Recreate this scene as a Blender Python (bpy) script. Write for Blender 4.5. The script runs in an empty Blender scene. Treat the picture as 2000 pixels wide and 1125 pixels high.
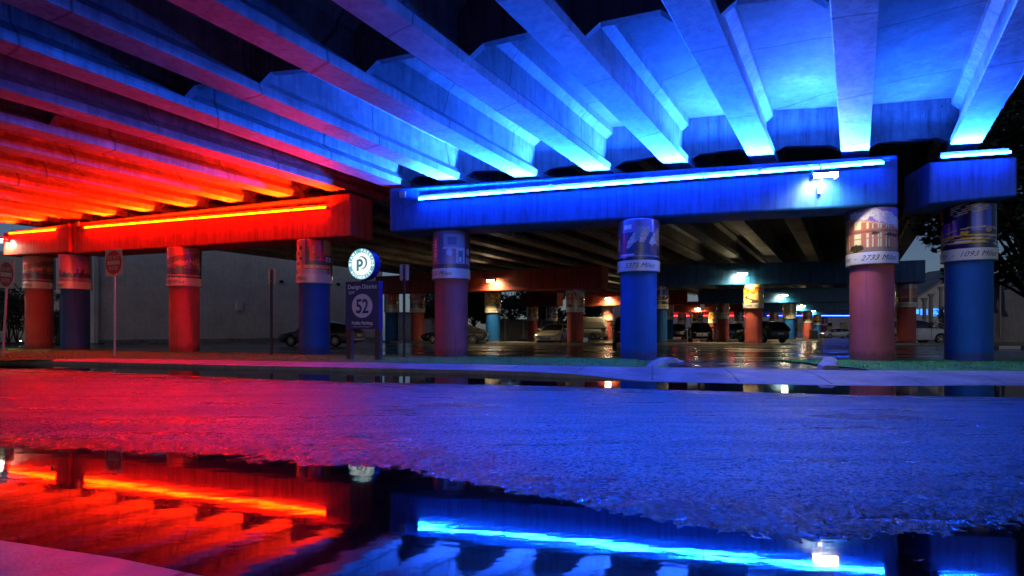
import bpy, bmesh, math, random
import numpy as np
from mathutils import Vector, Matrix
R = math.radians
random.seed(7)
rng = np.random.default_rng(7)
sc = bpy.context.scene
COL = sc.collection

# ------------------------------------------------------------------ camera
S = 0.877                 # metres per survey unit
CAMZ = 0.92
F = 1100.0                # focal length in photo pixels (2000 px wide)
HOR = 650.0
cd = bpy.data.cameras.new('camera'); cam = bpy.data.objects.new('camera', cd); COL.objects.link(cam)
cam.location = (0, 0, CAMZ); cam.rotation_euler = (R(90), 0, 0)
cd.sensor_width = 36; cd.lens = 36 * F / 2000; cd.shift_y = (HOR - 562.5) / 2000
cd.clip_start = 0.05; cd.clip_end = 3000
sc.camera = cam

# ------------------------------------------------------------------ world
w = bpy.data.worlds.new('World'); sc.world = w; w.use_nodes = True
nt = w.node_tree; bg = nt.nodes['Background']
sky = nt.nodes.new('ShaderNodeTexSky'); sky.sky_type = 'NISHITA'; sky.sun_disc = False
sky.sun_elevation = R(15); sky.sun_rotation = R(180); sky.dust_density = 1.0; sky.ozone_density = 1.0
mxn = nt.nodes.new('ShaderNodeMix'); mxn.data_type = 'RGBA'; mxn.blend_type = 'MULTIPLY'; mxn.inputs[0].default_value = 1.0
mxn.inputs[7].default_value = (.9, 1.1, 1.75, 1)          # damp, overcast dusk
nt.links.new(sky.outputs[0], mxn.inputs[6]); nt.links.new(mxn.outputs[2], bg.inputs[0]); bg.inputs[1].default_value = 0.023

sc.view_settings.view_transform = 'Standard'; sc.view_settings.look = 'None'
sc.view_settings.exposure = 0.0; sc.view_settings.gamma = 1.0
sc.cycles.use_denoising = True
sc.cycles.max_bounces = 8; sc.cycles.diffuse_bounces = 4; sc.cycles.glossy_bounces = 4
sc.cycles.sample_clamp_indirect = 6.0
sc.cycles.caustics_reflective = False; sc.cycles.caustics_refractive = False

K_BLUE = 460.0      # tube, street side
K_RED = 430.0
K_UP = 16.0           # the tubes throw most of their light upwards
K_FLOOD = 850.0

# ------------------------------------------------------------------ helpers
def W(px, py, d):
    """photo pixel + survey depth -> world point"""
    D = d * S
    return Vector(((px - 1000) / F * D, D, CAMZ + (HOR - py) / F * D))
def WX(px, d): return (px - 1000) / F * d * S
def WG(px, py, z):
    """photo pixel on the level z -> world point"""
    D = F * (CAMZ - z) / (py - HOR)
    return Vector(((px - 1000) / F * D, D, z))

def tag(o, label=None, cat=None, group=None, kind=None):
    if label: o['label'] = label
    if cat: o['category'] = cat
    if group: o['group'] = group
    if kind: o['kind'] = kind
    return o
def empty(name, loc=(0, 0, 0), rz=0.0):
    o = bpy.data.objects.new(name, None); COL.objects.link(o)
    o.location = loc; o.rotation_euler = (0, 0, rz); o.empty_display_size = 0.2
    return o
def link(name, me, mat, parent=None, smooth=False):
    if mat is not None:
        for m in (mat if isinstance(mat, (list, tuple)) else [mat]): me.materials.append(m)
    if smooth:
        me.polygons.foreach_set('use_smooth', [True] * len(me.polygons))
    o = bpy.data.objects.new(name, me); COL.objects.link(o)
    if parent is not None: o.parent = parent
    return o
def copy_tree(o, parent=None):
    c = o.copy(); COL.objects.link(c)
    if parent is not None: c.parent = parent
    for ch in list(o.children): copy_tree(ch, c)
    return c

class MB:
    """collects shapes, builds ONE mesh object"""
    def __init__(s): s.v = []; s.f = []; s.m = []; s.cur = 0
    def add(s, vs, fs):
        b = len(s.v); s.v += [tuple(v) for v in vs]; s.f += [tuple(i + b for i in f) for f in fs]
        s.m += [s.cur] * len(fs); return s
    def box(s, x0, x1, y0, y1, z0, z1, M=None):
        vs = [Vector(p) for p in ((x0,y0,z0),(x1,y0,z0),(x1,y1,z0),(x0,y1,z0),(x0,y0,z1),(x1,y0,z1),(x1,y1,z1),(x0,y1,z1))]
        if M is not None: vs = [M @ v for v in vs]
        return s.add(vs, [(0,3,2,1),(4,5,6,7),(0,1,5,4),(1,2,6,5),(2,3,7,6),(3,0,4,7)])
    def bbox(s, x0, x1, y0, y1, z0, z1, b=0.01, M=None):
        """box with bevelled edges"""
        bm = bmesh.new(); bmesh.ops.create_cube(bm, size=1)
        for v in bm.verts:
            v.co = Vector((x0 + (v.co.x + .5) * (x1 - x0), y0 + (v.co.y + .5) * (y1 - y0), z0 + (v.co.z + .5) * (z1 - z0)))
        bmesh.ops.bevel(bm, geom=bm.edges[:], offset=b, segments=2, affect='EDGES', profile=.6)
        return s.bm(bm, M)
    def bm(s, bm, M=None):
        bm.verts.ensure_lookup_table(); bm.verts.index_update()
        vs = [(M @ v.co) if M is not None else v.co.copy() for v in bm.verts]
        fs = [[v.index for v in f.verts] for f in bm.faces]; bm.free()
        return s.add(vs, fs)
    def hexa(s, p): return s.add(p, [(0,3,2,1),(4,5,6,7),(0,1,5,4),(1,2,6,5),(2,3,7,6),(3,0,4,7)])
    def tube(s, pts, rad, n=8, cap=True):
        pts = [Vector(p) for p in pts]
        rads = rad if isinstance(rad, (list, tuple)) else [rad] * len(pts)
        vs = []; fs = []
        for i, p in enumerate(pts):
            t = (pts[min(i + 1, len(pts) - 1)] - pts[max(i - 1, 0)]).normalized()
            a = t.cross(Vector((0, 0, 1)))
            if a.length < 1e-3: a = Vector((1, 0, 0))
            a.normalize(); b = t.cross(a)
            for k in range(n):
                an = 2 * math.pi * k / n
                vs.append(p + (a * math.cos(an) + b * math.sin(an)) * rads[i])
        for i in range(len(pts) - 1):
            for k in range(n):
                k2 = (k + 1) % n
                fs.append((i*n+k, i*n+k2, (i+1)*n+k2, (i+1)*n+k))
        if cap:
            fs.append(tuple(range(n))[::-1]); fs.append(tuple((len(pts)-1)*n + k for k in range(n)))
        return s.add(vs, fs)
    def lathe(s, prof, n=32, M=None, cap=True):
        """prof: list of (r, z)"""
        vs = []; fs = []
        for (r, z) in prof:
            for k in range(n):
                a = 2 * math.pi * k / n; vs.append(Vector((r * math.cos(a), r * math.sin(a), z)))
        for i in range(len(prof) - 1):
            for k in range(n):
                k2 = (k + 1) % n; fs.append((i*n+k, i*n+k2, (i+1)*n+k2, (i+1)*n+k))
        if cap:
            fs.append(tuple(range(n))[::-1]); fs.append(tuple((len(prof)-1)*n + k for k in range(n)))
        if M is not None: vs = [M @ v for v in vs]
        return s.add(vs, fs)
    def prism(s, poly, y0, y1, M=None):
        """poly in x,z extruded along y"""
        n = len(poly); vs = [Vector((x, y0, z)) for x, z in poly] + [Vector((x, y1, z)) for x, z in poly]
        fs = [tuple(range(n)), tuple(range(n, 2*n))[::-1]] + [(i, i + n, (i+1) % n + n, (i+1) % n) for i in range(n)]
        if M is not None: vs = [M @ v for v in vs]
        return s.add(vs, fs)
    def mesh(s, name):
        me = bpy.data.meshes.new(name); me.from_pydata(s.v, [], s.f)
        if s.cur: me.polygons.foreach_set('material_index', s.m)
        me.update(); return me
    def build(s, name, mat, parent=None, smooth=False, fix=True):
        me = s.mesh(name)
        if fix:
            bm = bmesh.new(); bm.from_mesh(me); bmesh.ops.recalc_face_normals(bm, faces=bm.faces[:]); bm.to_mesh(me); bm.free()
        o = link(name, me, mat, parent, smooth)
        if smooth:
            try: me.set_sharp_from_angle(angle=R(38))
            except Exception: pass
        return o

# ------------------------------------------------------------------ materials
class NB:
    def __init__(s, name):
        s.m = bpy.data.materials.new(name); s.m.use_nodes = True; s.t = s.m.node_tree
        s.b = s.t.nodes['Principled BSDF']; s.out = s.t.nodes['Material Output']
    def n(s, typ, **kw):
        nd = s.t.nodes.new(typ)
        for k, v in kw.items():
            if k.startswith('i_'):
                key = k[2:]; nd.inputs[int(key) if key.isdigit() else key.replace('_', ' ')].default_value = v
            else: setattr(nd, k, v)
        return nd
    def l(s, a, b): s.t.links.new(a, b)
    def coord(s, scale=(1, 1, 1), kind='Object'):
        tc = s.n('ShaderNodeTexCoord'); mp = s.n('ShaderNodeMapping'); mp.inputs['Scale'].default_value = scale
        s.l(tc.outputs[kind], mp.inputs['Vector']); return mp.outputs['Vector']
    def geo(s, scale=(1, 1, 1), rot=(0, 0, 0)):
        g = s.n('ShaderNodeNewGeometry'); mp = s.n('ShaderNodeMapping'); mp.inputs['Scale'].default_value = scale
        mp.inputs['Rotation'].default_value = rot
        s.l(g.outputs['Position'], mp.inputs['Vector']); return mp.outputs['Vector']
    def noise(s, vec, scale, detail=4, rough=.55, dist=0):
        nd = s.n('ShaderNodeTexNoise'); nd.inputs['Scale'].default_value = scale; nd.inputs['Detail'].default_value = detail
        nd.inputs['Roughness'].default_value = rough; nd.inputs['Distortion'].default_value = dist
        s.l(vec, nd.inputs['Vector']); return nd.outputs['Fac']
    def ramp(s, fac, stops, interp='LINEAR'):
        r = s.n('ShaderNodeValToRGB'); r.color_ramp.interpolation = interp
        e = r.color_ramp.elements
        while len(e) < len(stops): e.new(.5)
        for el, (p, c) in zip(e, stops):
            el.position = p; el.color = (c, c, c, 1) if not isinstance(c, (tuple, list)) else (*c[:3], 1)
        s.l(fac, r.inputs[0]); return r.outputs[0]
    def mix(s, a, b, fac, mode='MIX'):
        m = s.n('ShaderNodeMix', data_type='RGBA', blend_type=mode)
        for sock, val in ((m.inputs[0], fac), (m.inputs[6], a), (m.inputs[7], b)):
            if isinstance(val, (int, float)): sock.default_value = val
            elif isinstance(val, (tuple, list)): sock.default_value = (*val[:3], 1)
            else: s.l(val, sock)
        return m.outputs[2]
    def math(s, op, a, b=0.0):
        m = s.n('ShaderNodeMath', operation=op)
        for sock, val in ((m.inputs[0], a), (m.inputs[1], b)):
            if isinstance(val, (int, float)): sock.default_value = val
            else: s.l(val, sock)
        return m.outputs[0]
    def bump(s, h, strength=.3, dist=.01):
        b = s.n('ShaderNodeBump'); b.inputs['Strength'].default_value = strength; b.inputs['Distance'].default_value = dist
        s.l(h, b.inputs['Height']); s.l(b.outputs[0], s.b.inputs['Normal'])
    def set(s, **kw):
        for k, v in kw.items():
            sock = s.b.inputs[k.replace('_', ' ')]
            if isinstance(v, (int, float)): sock.default_value = v
            elif isinstance(v, (tuple, list)): sock.default_value = (*v[:3], 1)
            else: s.l(v, sock)
        return s

def plain(name, col, rough=.5, metal=0.0, var=.12, bump=0.0, scale=9.0, spec=.5, coat=0.0):
    b = NB(name); v = b.coord()
    f = b.noise(v, scale, 5)
    c = b.mix(tuple(x * (1 - var) for x in col), tuple(min(1, x * (1 + var)) for x in col), f)
    b.set(Base_Color=c, Roughness=rough, Metallic=metal, Coat_Weight=coat)
    b.b.inputs['Specular IOR Level'].default_value = spec
    if bump: b.bump(b.noise(v, scale * 8, 3), bump, .005)
    return b.m
def emit(name, col, k):
    b = NB(name); b.set(Base_Color=(0, 0, 0), Emission_Color=col, Emission_Strength=k, Roughness=.4); return b.m

def concrete(name, col, streak=.35, rough=.75, paint=False, stain=.5, joint=False):
    b = NB(name); g = b.geo()
    big = b.noise(g, .5, 5, .6); mid = b.noise(g, 3.2, 6, .65)
    st = b.noise(b.geo((9, 9, .55)), 1.0, 4, .7)             # vertical run-off streaks
    fine = b.noise(g, 42, 3)
    f = b.ramp(b.math('ADD', b.math('MULTIPLY', big, .55), b.math('MULTIPLY', mid, .45)), [(.34, 1 - stain), (.62, 1.12)])
    s2 = b.ramp(st, [(.36, 1 - streak), (.56, 1.05)])
    f3 = b.ramp(fine, [(.3, .86), (.6, 1.06)])
    c = b.mix(col, f, 1.0, 'MULTIPLY'); c = b.mix(c, s2, 1.0, 'MULTIPLY'); c = b.mix(c, f3, 1.0, 'MULTIPLY')
    # small pits and blow holes
    vo = b.n('ShaderNodeTexVoronoi'); vo.inputs['Scale'].default_value = 2.2; b.l(g, vo.inputs['Vector'])
    pit = b.ramp(vo.outputs['Distance'], [(.035, .35), (.075, 1.0)])
    c = b.mix(c, pit, 1.0 if not paint else .35, 'MULTIPLY')
    if joint:
        along = b.geo((1, 1, 1), (0, 0, R(-58.5)))                   # x runs along the girders
        sx = b.n('ShaderNodeSeparateXYZ'); b.l(along, sx.inputs[0])
        fr = b.math('ABSOLUTE', b.math('SUBTRACT', b.math('FRACT', b.math('ADD', b.math('MULTIPLY', sx.outputs[0], 1 / 3.3), b.math('MULTIPLY', b.noise(g, .35, 1), .5))), .5))
        c = b.mix(c, b.ramp(fr, [(.004, .25), (.010, 1.0)]), .85, 'MULTIPLY')
        sc_ = b.n('ShaderNodeMapping'); sc_.inputs['Scale'].default_value = (2.2, .55, .55); b.l(along, sc_.inputs['Vector'])
        scuff = b.ramp(b.noise(sc_.outputs[0], 2.6, 5, .72, .6), [(.27, .22), (.33, 1.0)])
        c = b.mix(c, scuff, .9, 'MULTIPLY')
        pale = b.ramp(b.noise(g, 1.1, 5, .7), [(.50, 1.0), (.72, 1.5)]); c = b.mix(c, pale, 1.0, 'MULTIPLY')
    b.set(Base_Color=c, Roughness=rough)
    b.bump(b.math('ADD', b.math('MULTIPLY', fine, .5), mid), .25, .012)
    return b.m

M = {}
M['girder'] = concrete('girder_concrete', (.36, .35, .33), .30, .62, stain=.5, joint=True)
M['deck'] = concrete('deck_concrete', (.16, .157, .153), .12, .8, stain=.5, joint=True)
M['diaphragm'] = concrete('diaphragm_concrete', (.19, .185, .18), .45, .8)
M['red_paint'] = concrete('terracotta_cap_paint', (.56, .09, .055), .42, .55, True, .25)
M['blue_paint'] = concrete('blue_cap_paint', (.010, .13, .38), .45, .5, True, .28)
def shaft_paint(name, col):
    b = NB(name); g = b.geo()
    f = b.ramp(b.noise(g, 1.3, 5, .6), [(.3, .82), (.7, 1.08)])
    c = b.mix(col, f, 1.0, 'MULTIPLY')
    sp = b.ramp(b.noise(g, 16, 3, .7), [(.24, .62), (.34, 1.0)])
    c = b.mix(c, sp, .5, 'MULTIPLY')
    sz = b.n('ShaderNodeSeparateXYZ'); b.l(g, sz.inputs[0])
    up = b.math('ADD', b.math('MULTIPLY', sz.outputs[2], 1.6), b.math('MULTIPLY', b.noise(b.geo((5, 5, 1.2)), 1.0, 5, .7), -1.0))
    c = b.mix((.05, .042, .036), c, b.ramp(up, [(-.0, .45), (.22, 1.0)]))
    run = b.ramp(b.noise(b.geo((11, 11, .4)), 1.0, 4, .7), [(.33, .6), (.42, 1.0)]); c = b.mix(c, run, .8, 'MULTIPLY')
    b.set(Base_Color=c, Roughness=.6, Specular_IOR_Level=.3)
    b.bump(b.noise(g, 55, 3), .18, .006); return b.m
M['terra_shaft'] = shaft_paint('terracotta_shaft_paint', (.55, .115, .11))
M['blue_shaft'] = shaft_paint('blue_shaft_paint', (.010, .125, .48))
def picture_mat():
    b = NB('picture_vinyl'); a = b.n('ShaderNodeVertexColor'); a.layer_name = 'picture'
    f = b.noise(b.coord(), 35, 4); c = b.mix(a.outputs['Color'], b.ramp(f, [(.3, .7), (.7, 1.15)]), .6, 'MULTIPLY')
    b.set(Base_Color=c, Roughness=.16, Coat_Weight=.5, Coat_Roughness=.06)
    b.bump(b.noise(b.coord((1, 1, .15)), 5, 3), .06, .02); return b.m
M['picture'] = picture_mat()
M['band'] = plain('white_vinyl_band', (.74, .73, .70), .2, var=.05, coat=.4)
M['ink'] = plain('dark_script_ink', (.035, .03, .05), .4)
M['steel'] = plain('galvanised_steel', (.42, .42, .43), .4, .8)
M['dark_steel'] = plain('dark_steel', (.05, .05, .055), .45, .5)
M['alu'] = plain('bare_aluminium', (.55, .54, .52), .38, .6)
M['rubber'] = plain('tyre_rubber', (.018, .018, .02), .7)
M['black'] = plain('black_plastic', (.014, .014, .016), .45)
M['red_sign'] = plain('red_sign_sheet', (.60, .012, .02), .4)
M['white_sign'] = plain('white_sign_sheet', (.72, .70, .68), .4)
M['navy'] = plain('navy_sign_paint', (.030, .016, .17), .28, coat=.3)
M['pale_letter'] = plain('pale_sign_letters', (.85, .80, .88), .4)
M['teal_letter'] = emit('lit_teal_logo', (.08, .32, .42), .55)
M['post_brown'] = plain('brown_sign_post', (.10, .05, .05), .5)
M['blue_led'] = emit('blue_led_tube', (.003, .075, 1.0), K_BLUE)
M['red_led'] = emit('red_led_tube', (1.0, .006, .00003), K_RED)
M['blue_led_up'] = emit('blue_led_lens', (.017, .10, 1.0), K_BLUE * K_UP * 1.35)
M['red_led_up'] = emit('red_led_lens', (1.0, .016, .0003), K_RED * K_UP * .8)
M['blue_led_mid'] = emit('blue_led_diffuser', (.003, .080, 1.0), K_BLUE * 20.0)
M['red_led_mid'] = emit('red_led_diffuser', (1.0, .007, .00001), K_RED * 10.0)
M['flood_front'] = emit('flood_glow_skirt', (1.0, .80, .45), 120.0)
M['flood'] = emit('warm_flood_lens', (1.0, .74, .34), K_FLOOD)
M['flood_white'] = emit('white_flood_lens', (1.0, .93, .80), K_FLOOD * .20)
M['sign_glow'] = emit('lit_sign_face', (.95, 1.0, .98), 1.15)
M['ring_glow'] = emit('lit_sign_ring', (.19, .57, .73), .85)
M['kerb'] = concrete('kerb_concrete', (.34, .33, .31), .15, .6)
M['white_kerb'] = plain('white_painted_kerb', (.6, .6, .6), .6)
M['stucco'] = concrete('grey_stucco', (.78, .67, .58), .06, .85, stain=.2)
M['pale_wall'] = concrete('pale_wall', (.42, .38, .32), .1, .8, stain=.2)
M['bark'] = plain('bark', (.07, .05, .035), .85, bump=.5)
M['soil'] = plain('mulch', (.03, .022, .016), .9)
def leaf_mat(name, a, c2):
    b = NB(name); f = b.noise(b.geo(), 1.2, 3)
    oi = b.noise(b.geo(), 14, 1)
    c = b.mix(a, c2, b.ramp(b.math('ADD', b.math('MULTIPLY', f, .6), b.math('MULTIPLY', oi, .4)), [(.38, 0.0), (.62, 1.0)]))
    b.set(Base_Color=c, Roughness=.5); b.b.inputs['Transmission Weight'].default_value = 0.0; return b.m
M['leaf'] = leaf_mat('tree_leaves', (.025, .05, .015), (.09, .13, .035))
M['leaf_dark'] = leaf_mat('dark_leaves', (.016, .03, .012), (.05, .075, .03))
M['turf_blade'] = leaf_mat('turf_blades', (.04, .24, .03), (.11, .45, .06))
M['dry_leaf'] = leaf_mat('dry_leaves', (.16, .07, .025), (.32, .17, .06))

def road_mat():
    b = NB('wet_asphalt'); g = b.geo()
    grain = b.noise(g, 75, 4, .75); agg = b.n('ShaderNodeTexVoronoi'); agg.inputs['Scale'].default_value = 48; b.l(g, agg.inputs['Vector'])
    coarse = b.noise(g, 48, 4, .7); fleck = b.ramp(b.noise(g, 36, 3, .85), [(.47, 0.0), (.54, 1.0)])
    patch = b.noise(b.geo((.55, 1.6, 1)), .8, 5, .6)
    streak = b.noise(b.geo((.22, 3.2, 1), (0, 0, R(8))), 1.0, 5, .65)
    c = b.mix((.004, .004, .0045), (.026, .026, .027), b.ramp(b.math('ADD', b.math('MULTIPLY', grain, .5), b.math('MULTIPLY', coarse, .5)), [(.36, 0.0), (.66, 1.0)]))
    c = b.mix(c, b.ramp(patch, [(.35, .5), (.65, 1.1)]), 1.0, 'MULTIPLY')
    rg = b.ramp(b.math('ADD', b.math('MULTIPLY', patch, .5), b.math('MULTIPLY', streak, .5)), [(.40, .24), (.58, .46)])
    # shallow wet scratches and joints that hold water
    cr = b.ramp(b.noise(b.geo((.35, 9, 1), (0, 0, R(7))), 1.0, 2, .5), [(.68, 1.0), (.71, .2)])
    rg2 = b.math('MULTIPLY', rg, cr)
    c = b.mix(c, b.ramp(fleck, [(0, .2), (1, 1.8)]), 1.0, 'MULTIPLY')
    b.set(Base_Color=c, Roughness=rg2, Specular_IOR_Level=b.ramp(fleck, [(0, .08), (1, .85)]))
    pz = b.n('ShaderNodeSeparateXYZ'); b.l(g, pz.inputs[0])
    damp = b.ramp(b.math('ADD', b.math('MULTIPLY', pz.outputs[2], 22.0), b.math('MULTIPLY', b.math('SUBTRACT', coarse, .5), .5)), [(.0, 0.0), (.75, 1.0)])
    rg2 = b.math('MULTIPLY', rg2, b.ramp(damp, [(0, .38), (1, 1.0)]))
    vc = b.n('ShaderNodeTexVoronoi'); vc.feature = 'DISTANCE_TO_EDGE'; vc.inputs['Scale'].default_value = .42
    wv = b.n('ShaderNodeVectorMath', operation='ADD'); nz = b.n('ShaderNodeTexNoise'); nz.inputs['Scale'].default_value = 1.6; nz.inputs['Detail'].default_value = 5; b.l(g, nz.inputs['Vector'])
    b.l(g, wv.inputs[0]); b.l(nz.outputs['Color'], wv.inputs[1]); b.l(wv.outputs[0], vc.inputs['Vector'])
    crk = b.ramp(vc.outputs['Distance'], [(.003, 0.0), (.009, 1.0)]); crk = b.math('MAXIMUM', crk, b.ramp(b.noise(g, .35, 2), [(.50, 0.0), (.56, 1.0)]))
    c = b.mix(c, b.ramp(crk, [(0, .25), (1, 1.0)]), 1.0, 'MULTIPLY'); c = b.mix(c, b.ramp(damp, [(0, .45), (1, 1.0)]), 1.0, 'MULTIPLY')
    b.set(Base_Color=c, Roughness=rg2)
    cr = b.math('MULTIPLY', cr, b.ramp(damp, [(0, .08), (1, .85)]))
    h = b.math('ADD', b.math('MULTIPLY', crk, 1.2), b.math('ADD', b.math('MULTIPLY', grain, .7), b.math('MULTIPLY', agg.outputs['Distance'], .9)))
    h = b.math('ADD', h, b.math('MULTIPLY', coarse, 1.2))
    b.bump(b.math('MULTIPLY', b.math('ADD', h, b.math('MULTIPLY', fleck, .8)), cr), .8, .010); return b.m
M['road'] = road_mat()
def water_mat():
    b = NB('puddle_water'); 
    b.set(Base_Color=(.006, .006, .007), Roughness=.035, IOR=1.34)
    b.b.inputs['Specular IOR Level'].default_value = .5
    n1 = b.noise(b.geo((1.2, 3.0, 1)), 2.4, 2, .5); n2 = b.noise(b.geo((1, 2, 1)), 16, 2, .5)
    b.bump(b.math('ADD', n1, b.math('MULTIPLY', n2, .08)), .018, .03); return b.m
M['water'] = water_mat()
def lot_mat():
    b = NB('wet_lot_asphalt')
    band = b.noise(b.geo((.18, .75, 1), (0, 0, R(10))), 1.0, 5, .6); grain = b.noise(b.geo(), 60, 3)
    wet = b.ramp(band, [(.40, 0.0), (.58, 1.0)])
    c = b.mix((.02, .02, .021), (.06, .058, .055), b.math('MULTIPLY', grain, b.ramp(wet, [(0, .4), (1, 1.2)])))
    b.set(Base_Color=c, Roughness=b.ramp(wet, [(0, .06), (1, .34)])); b.b.inputs['Specular IOR Level'].default_value = .7
    b.bump(b.math('ADD', b.math('MULTIPLY', b.math('MULTIPLY', grain, wet), .8), b.math('MULTIPLY', band, 1.2)), .25, .012); return b.m
M['lot'] = lot_mat()
def walk_mat():
    b = NB('pavement_concrete'); g = b.geo()
    c = b.mix((.22, .215, .21), (.42, .41, .40), b.ramp(b.math('ADD', b.math('MULTIPLY', b.noise(g, .7, 6, .65), .6), b.math('MULTIPLY', b.noise(g, 7, 5), .4)), [(.36, 0.0), (.64, 1.0)]))
    sx = b.n('ShaderNodeSeparateXYZ'); b.l(b.geo((1, 1, 1), (0, 0, R(14))), sx.inputs[0])
    fr = b.math('FRACT', b.math('MULTIPLY', sx.outputs[0], 1 / 1.55)); j = b.ramp(b.math('ABSOLUTE', b.math('SUBTRACT', fr, .5)), [(.484, 1.0), (.492, .25)])
    c = b.mix(c, j, 1.0, 'MULTIPLY')
    b.set(Base_Color=c, Roughness=b.ramp(b.noise(g, 1.2, 4), [(.4, .28), (.62, .6)])); b.bump(b.math('ADD', b.noise(g, 60, 3), b.math('MULTIPLY', j, 1.5)), .25, .008); return b.m
M['walk'] = walk_mat()
def turf_mat():
    b = NB('turf'); g = b.geo()
    c = b.mix((.03, .17, .02), (.09, .36, .045), b.ramp(b.noise(g, 25, 5, .7), [(.35, 0.0), (.65, 1.0)]))
    c = b.mix(c, (.07, .055, .035), b.ramp(b.noise(g, .55, 4), [(.55, 0.0), (.7, .75)]))
    b.set(Base_Color=c, Roughness=.8); b.bump(b.noise(g, 120, 3), .8, .02); return b.m
M['turf'] = turf_mat()
def car_paint(name, col, metal=.4):
    b = NB(name); f = b.noise(b.coord(), 60, 2); c = b.mix(tuple(x * .93 for x in col), col, f)
    dr = b.noise(b.coord(), 90, 2)
    b.set(Base_Color=c, Metallic=metal, Roughness=.3, Coat_Weight=1.0, Coat_Roughness=.05)
    b.bump(b.ramp(dr, [(.62, 0.0), (.72, 1.0)]), .12, .004); return b.m
M['car_black'] = car_paint('dark_car_paint', (.022, .022, .026))
M['car_grey'] = car_paint('grey_car_paint', (.09, .085, .09))
M['car_silver'] = car_paint('silver_car_paint', (.55, .54, .52))
M['car_white'] = car_paint('white_car_paint', (.72, .71, .70), 0.0)
M['van_white'] = car_paint('white_van_paint', (.36, .35, .34), 0.0)
def glass_mat():
    b = NB('dark_car_glass'); b.set(Base_Color=(.012, .014, .018), Roughness=b.ramp(b.noise(b.coord(), 14, 3), [(.4, .03), (.7, .09)])); b.b.inputs['Specular IOR Level'].default_value = .8; return b.m
M['glass'] = glass_mat()
M['lamp_glass'] = plain('headlamp_glass', (.5, .5, .52), .12, .3, coat=1.0)
M['tail_red'] = plain('red_lamp_glass', (.45, .01, .012), .15, coat=1.0)
M['chrome'] = plain('chrome', (.62, .62, .63), .12, 1.0)
M['rim'] = plain('alloy_rim', (.40, .40, .41), .3, .8)
M['plate'] = plain('licence_plate', (.6, .6, .55), .4)

# ------------------------------------------------------------------ bridge layout (survey units: photo column, depth)
PIL = {   # name: (photo x, depth, paint)
 'R3': (77, 30.6, 't'), 'R4': (147.5, 29.0, 'b'), 'R2': (360.5, 25.8, 't'), 'R1': (614.5, 23.0, 'b'),
 'C1': (881.5, 20.9, 't'), 'C2': (1247, 19.25, 'b'), 'C3': (1702.5, 17.95, 't'), 'C4': (1891.5, 17.75, 'b'),
}
# ------------------------------------------------------------------ ground surfaces
LOTZ = 0.125
def interp(tab):
    xs = np.array([p[0] for p in tab]); ys = np.array([p[1] for p in tab])
    return lambda x: np.interp(x, xs, ys)
def gtab(pts, z):
    out = [];
    for px, py in pts:
        p = WG(px, py, z); out.append((p.x, p.y))
    return sorted(out)
near_edge = gtab([(0, 872), (200, 878), (350, 884), (640, 908), (820, 925), (1000, 958), (1180, 995), (1330, 1033), (1480, 1050), (1600, 1064), (1720, 1048), (1860, 1018), (2000, 998)], 0)
near_edge = [(-40, near_edge[0][1] + 8.0)] + near_edge + [(6, near_edge[-1][1] + .3), (40, 3.0)]
far_edge = gtab([(120, 722), (250, 728), (560, 742), (700, 746), (1000, 752), (1300, 761), (1640, 771), (2000, 776)], 0)
far_edge = [(-60, 27)] + far_edge + [(40, 4.5)]
kerb_px = [(0, 708.5), (194, 713.5), (350, 717.5), (480, 721), (700, 725.5), (950, 731.5), (1065, 736), (1150, 739.5), (1300, 745.5), (1640, 753), (1800, 754), (2000, 750)]
kerb = gtab(kerb_px, 0); kerb = [(-60, 32)] + kerb + [(45, 7.0)]
E1 = interp(near_edge); E2 = interp(far_edge); KB = interp(kerb)
back = gtab([(0, 704), (200, 700), (560, 706), (700, 708), (1000, 713), (1300, 718), (1640, 723), (2000, 725)], .13)
back = [(-60, 34)] + back + [(45, 10.5)]
BK = interp(back)
def vnoise(x, y, scale, seed):
    r = np.random.default_rng(seed); T = r.random((256, 256))
    u = x * scale; v = y * scale; i = np.floor(u).astype(int); j = np.floor(v).astype(int); fu = u - i; fv = v - j
    fu = fu * fu * (3 - 2 * fu); fv = fv * fv * (3 - 2 * fv)
    a = T[i % 256, j % 256]; b = T[(i+1) % 256, j % 256]; c = T[i % 256, (j+1) % 256]; d = T[(i+1) % 256, (j+1) % 256]
    return (a * (1-fu) + b * fu) * (1-fv) + (c * (1-fu) + d * fu) * fv - .5
def road_h(X, Y):
    e1 = E1(X); e2 = E2(X); t = (Y - e1) / (e2 - e1)
    cr = np.clip(t, 0, 1)
    prof = np.where(cr < .28, .062 * (1 - (1 - cr / .28) ** 1.7), .062 * (1 - ((cr - .28) / .72) ** 2.2))
    below = np.where(t < 0, np.maximum((Y - e1) * .05, -.05), np.where(t > 1, np.maximum((e2 - Y) * .06, -.05), 0))
    n = vnoise(X, Y, 1.3, 1) * .011 + vnoise(X, Y, 5, 2) * .009 + vnoise(X, Y, 17, 3) * .005 + vnoise(X, Y, 34, 4) * .008 + vnoise(X, Y, 55, 5) * .006
    damp = np.clip(1.15 - np.abs(Y - e2) * .0, .3, 1) * np.clip((e2 - Y) / 1.5, .15, 1)
    return prof + below + n * damp
def grid_mesh(name, xs, ys, hf, mat):
    X, Y = np.meshgrid(xs, ys); Z = hf(X, Y); nx, ny = len(xs), len(ys)
    v = np.stack([X, Y, Z], -1).reshape(-1, 3)
    idx = np.arange(nx * ny).reshape(ny, nx)
    q = np.stack([idx[:-1, :-1], idx[:-1, 1:], idx[1:, 1:], idx[1:, :-1]], -1).reshape(-1, 4)
    return v, q
xs = np.concatenate([np.arange(-60, -7.5, .5), np.arange(-7.5, 5.0, .017), np.arange(5.0, 45.1, .5)])
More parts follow.
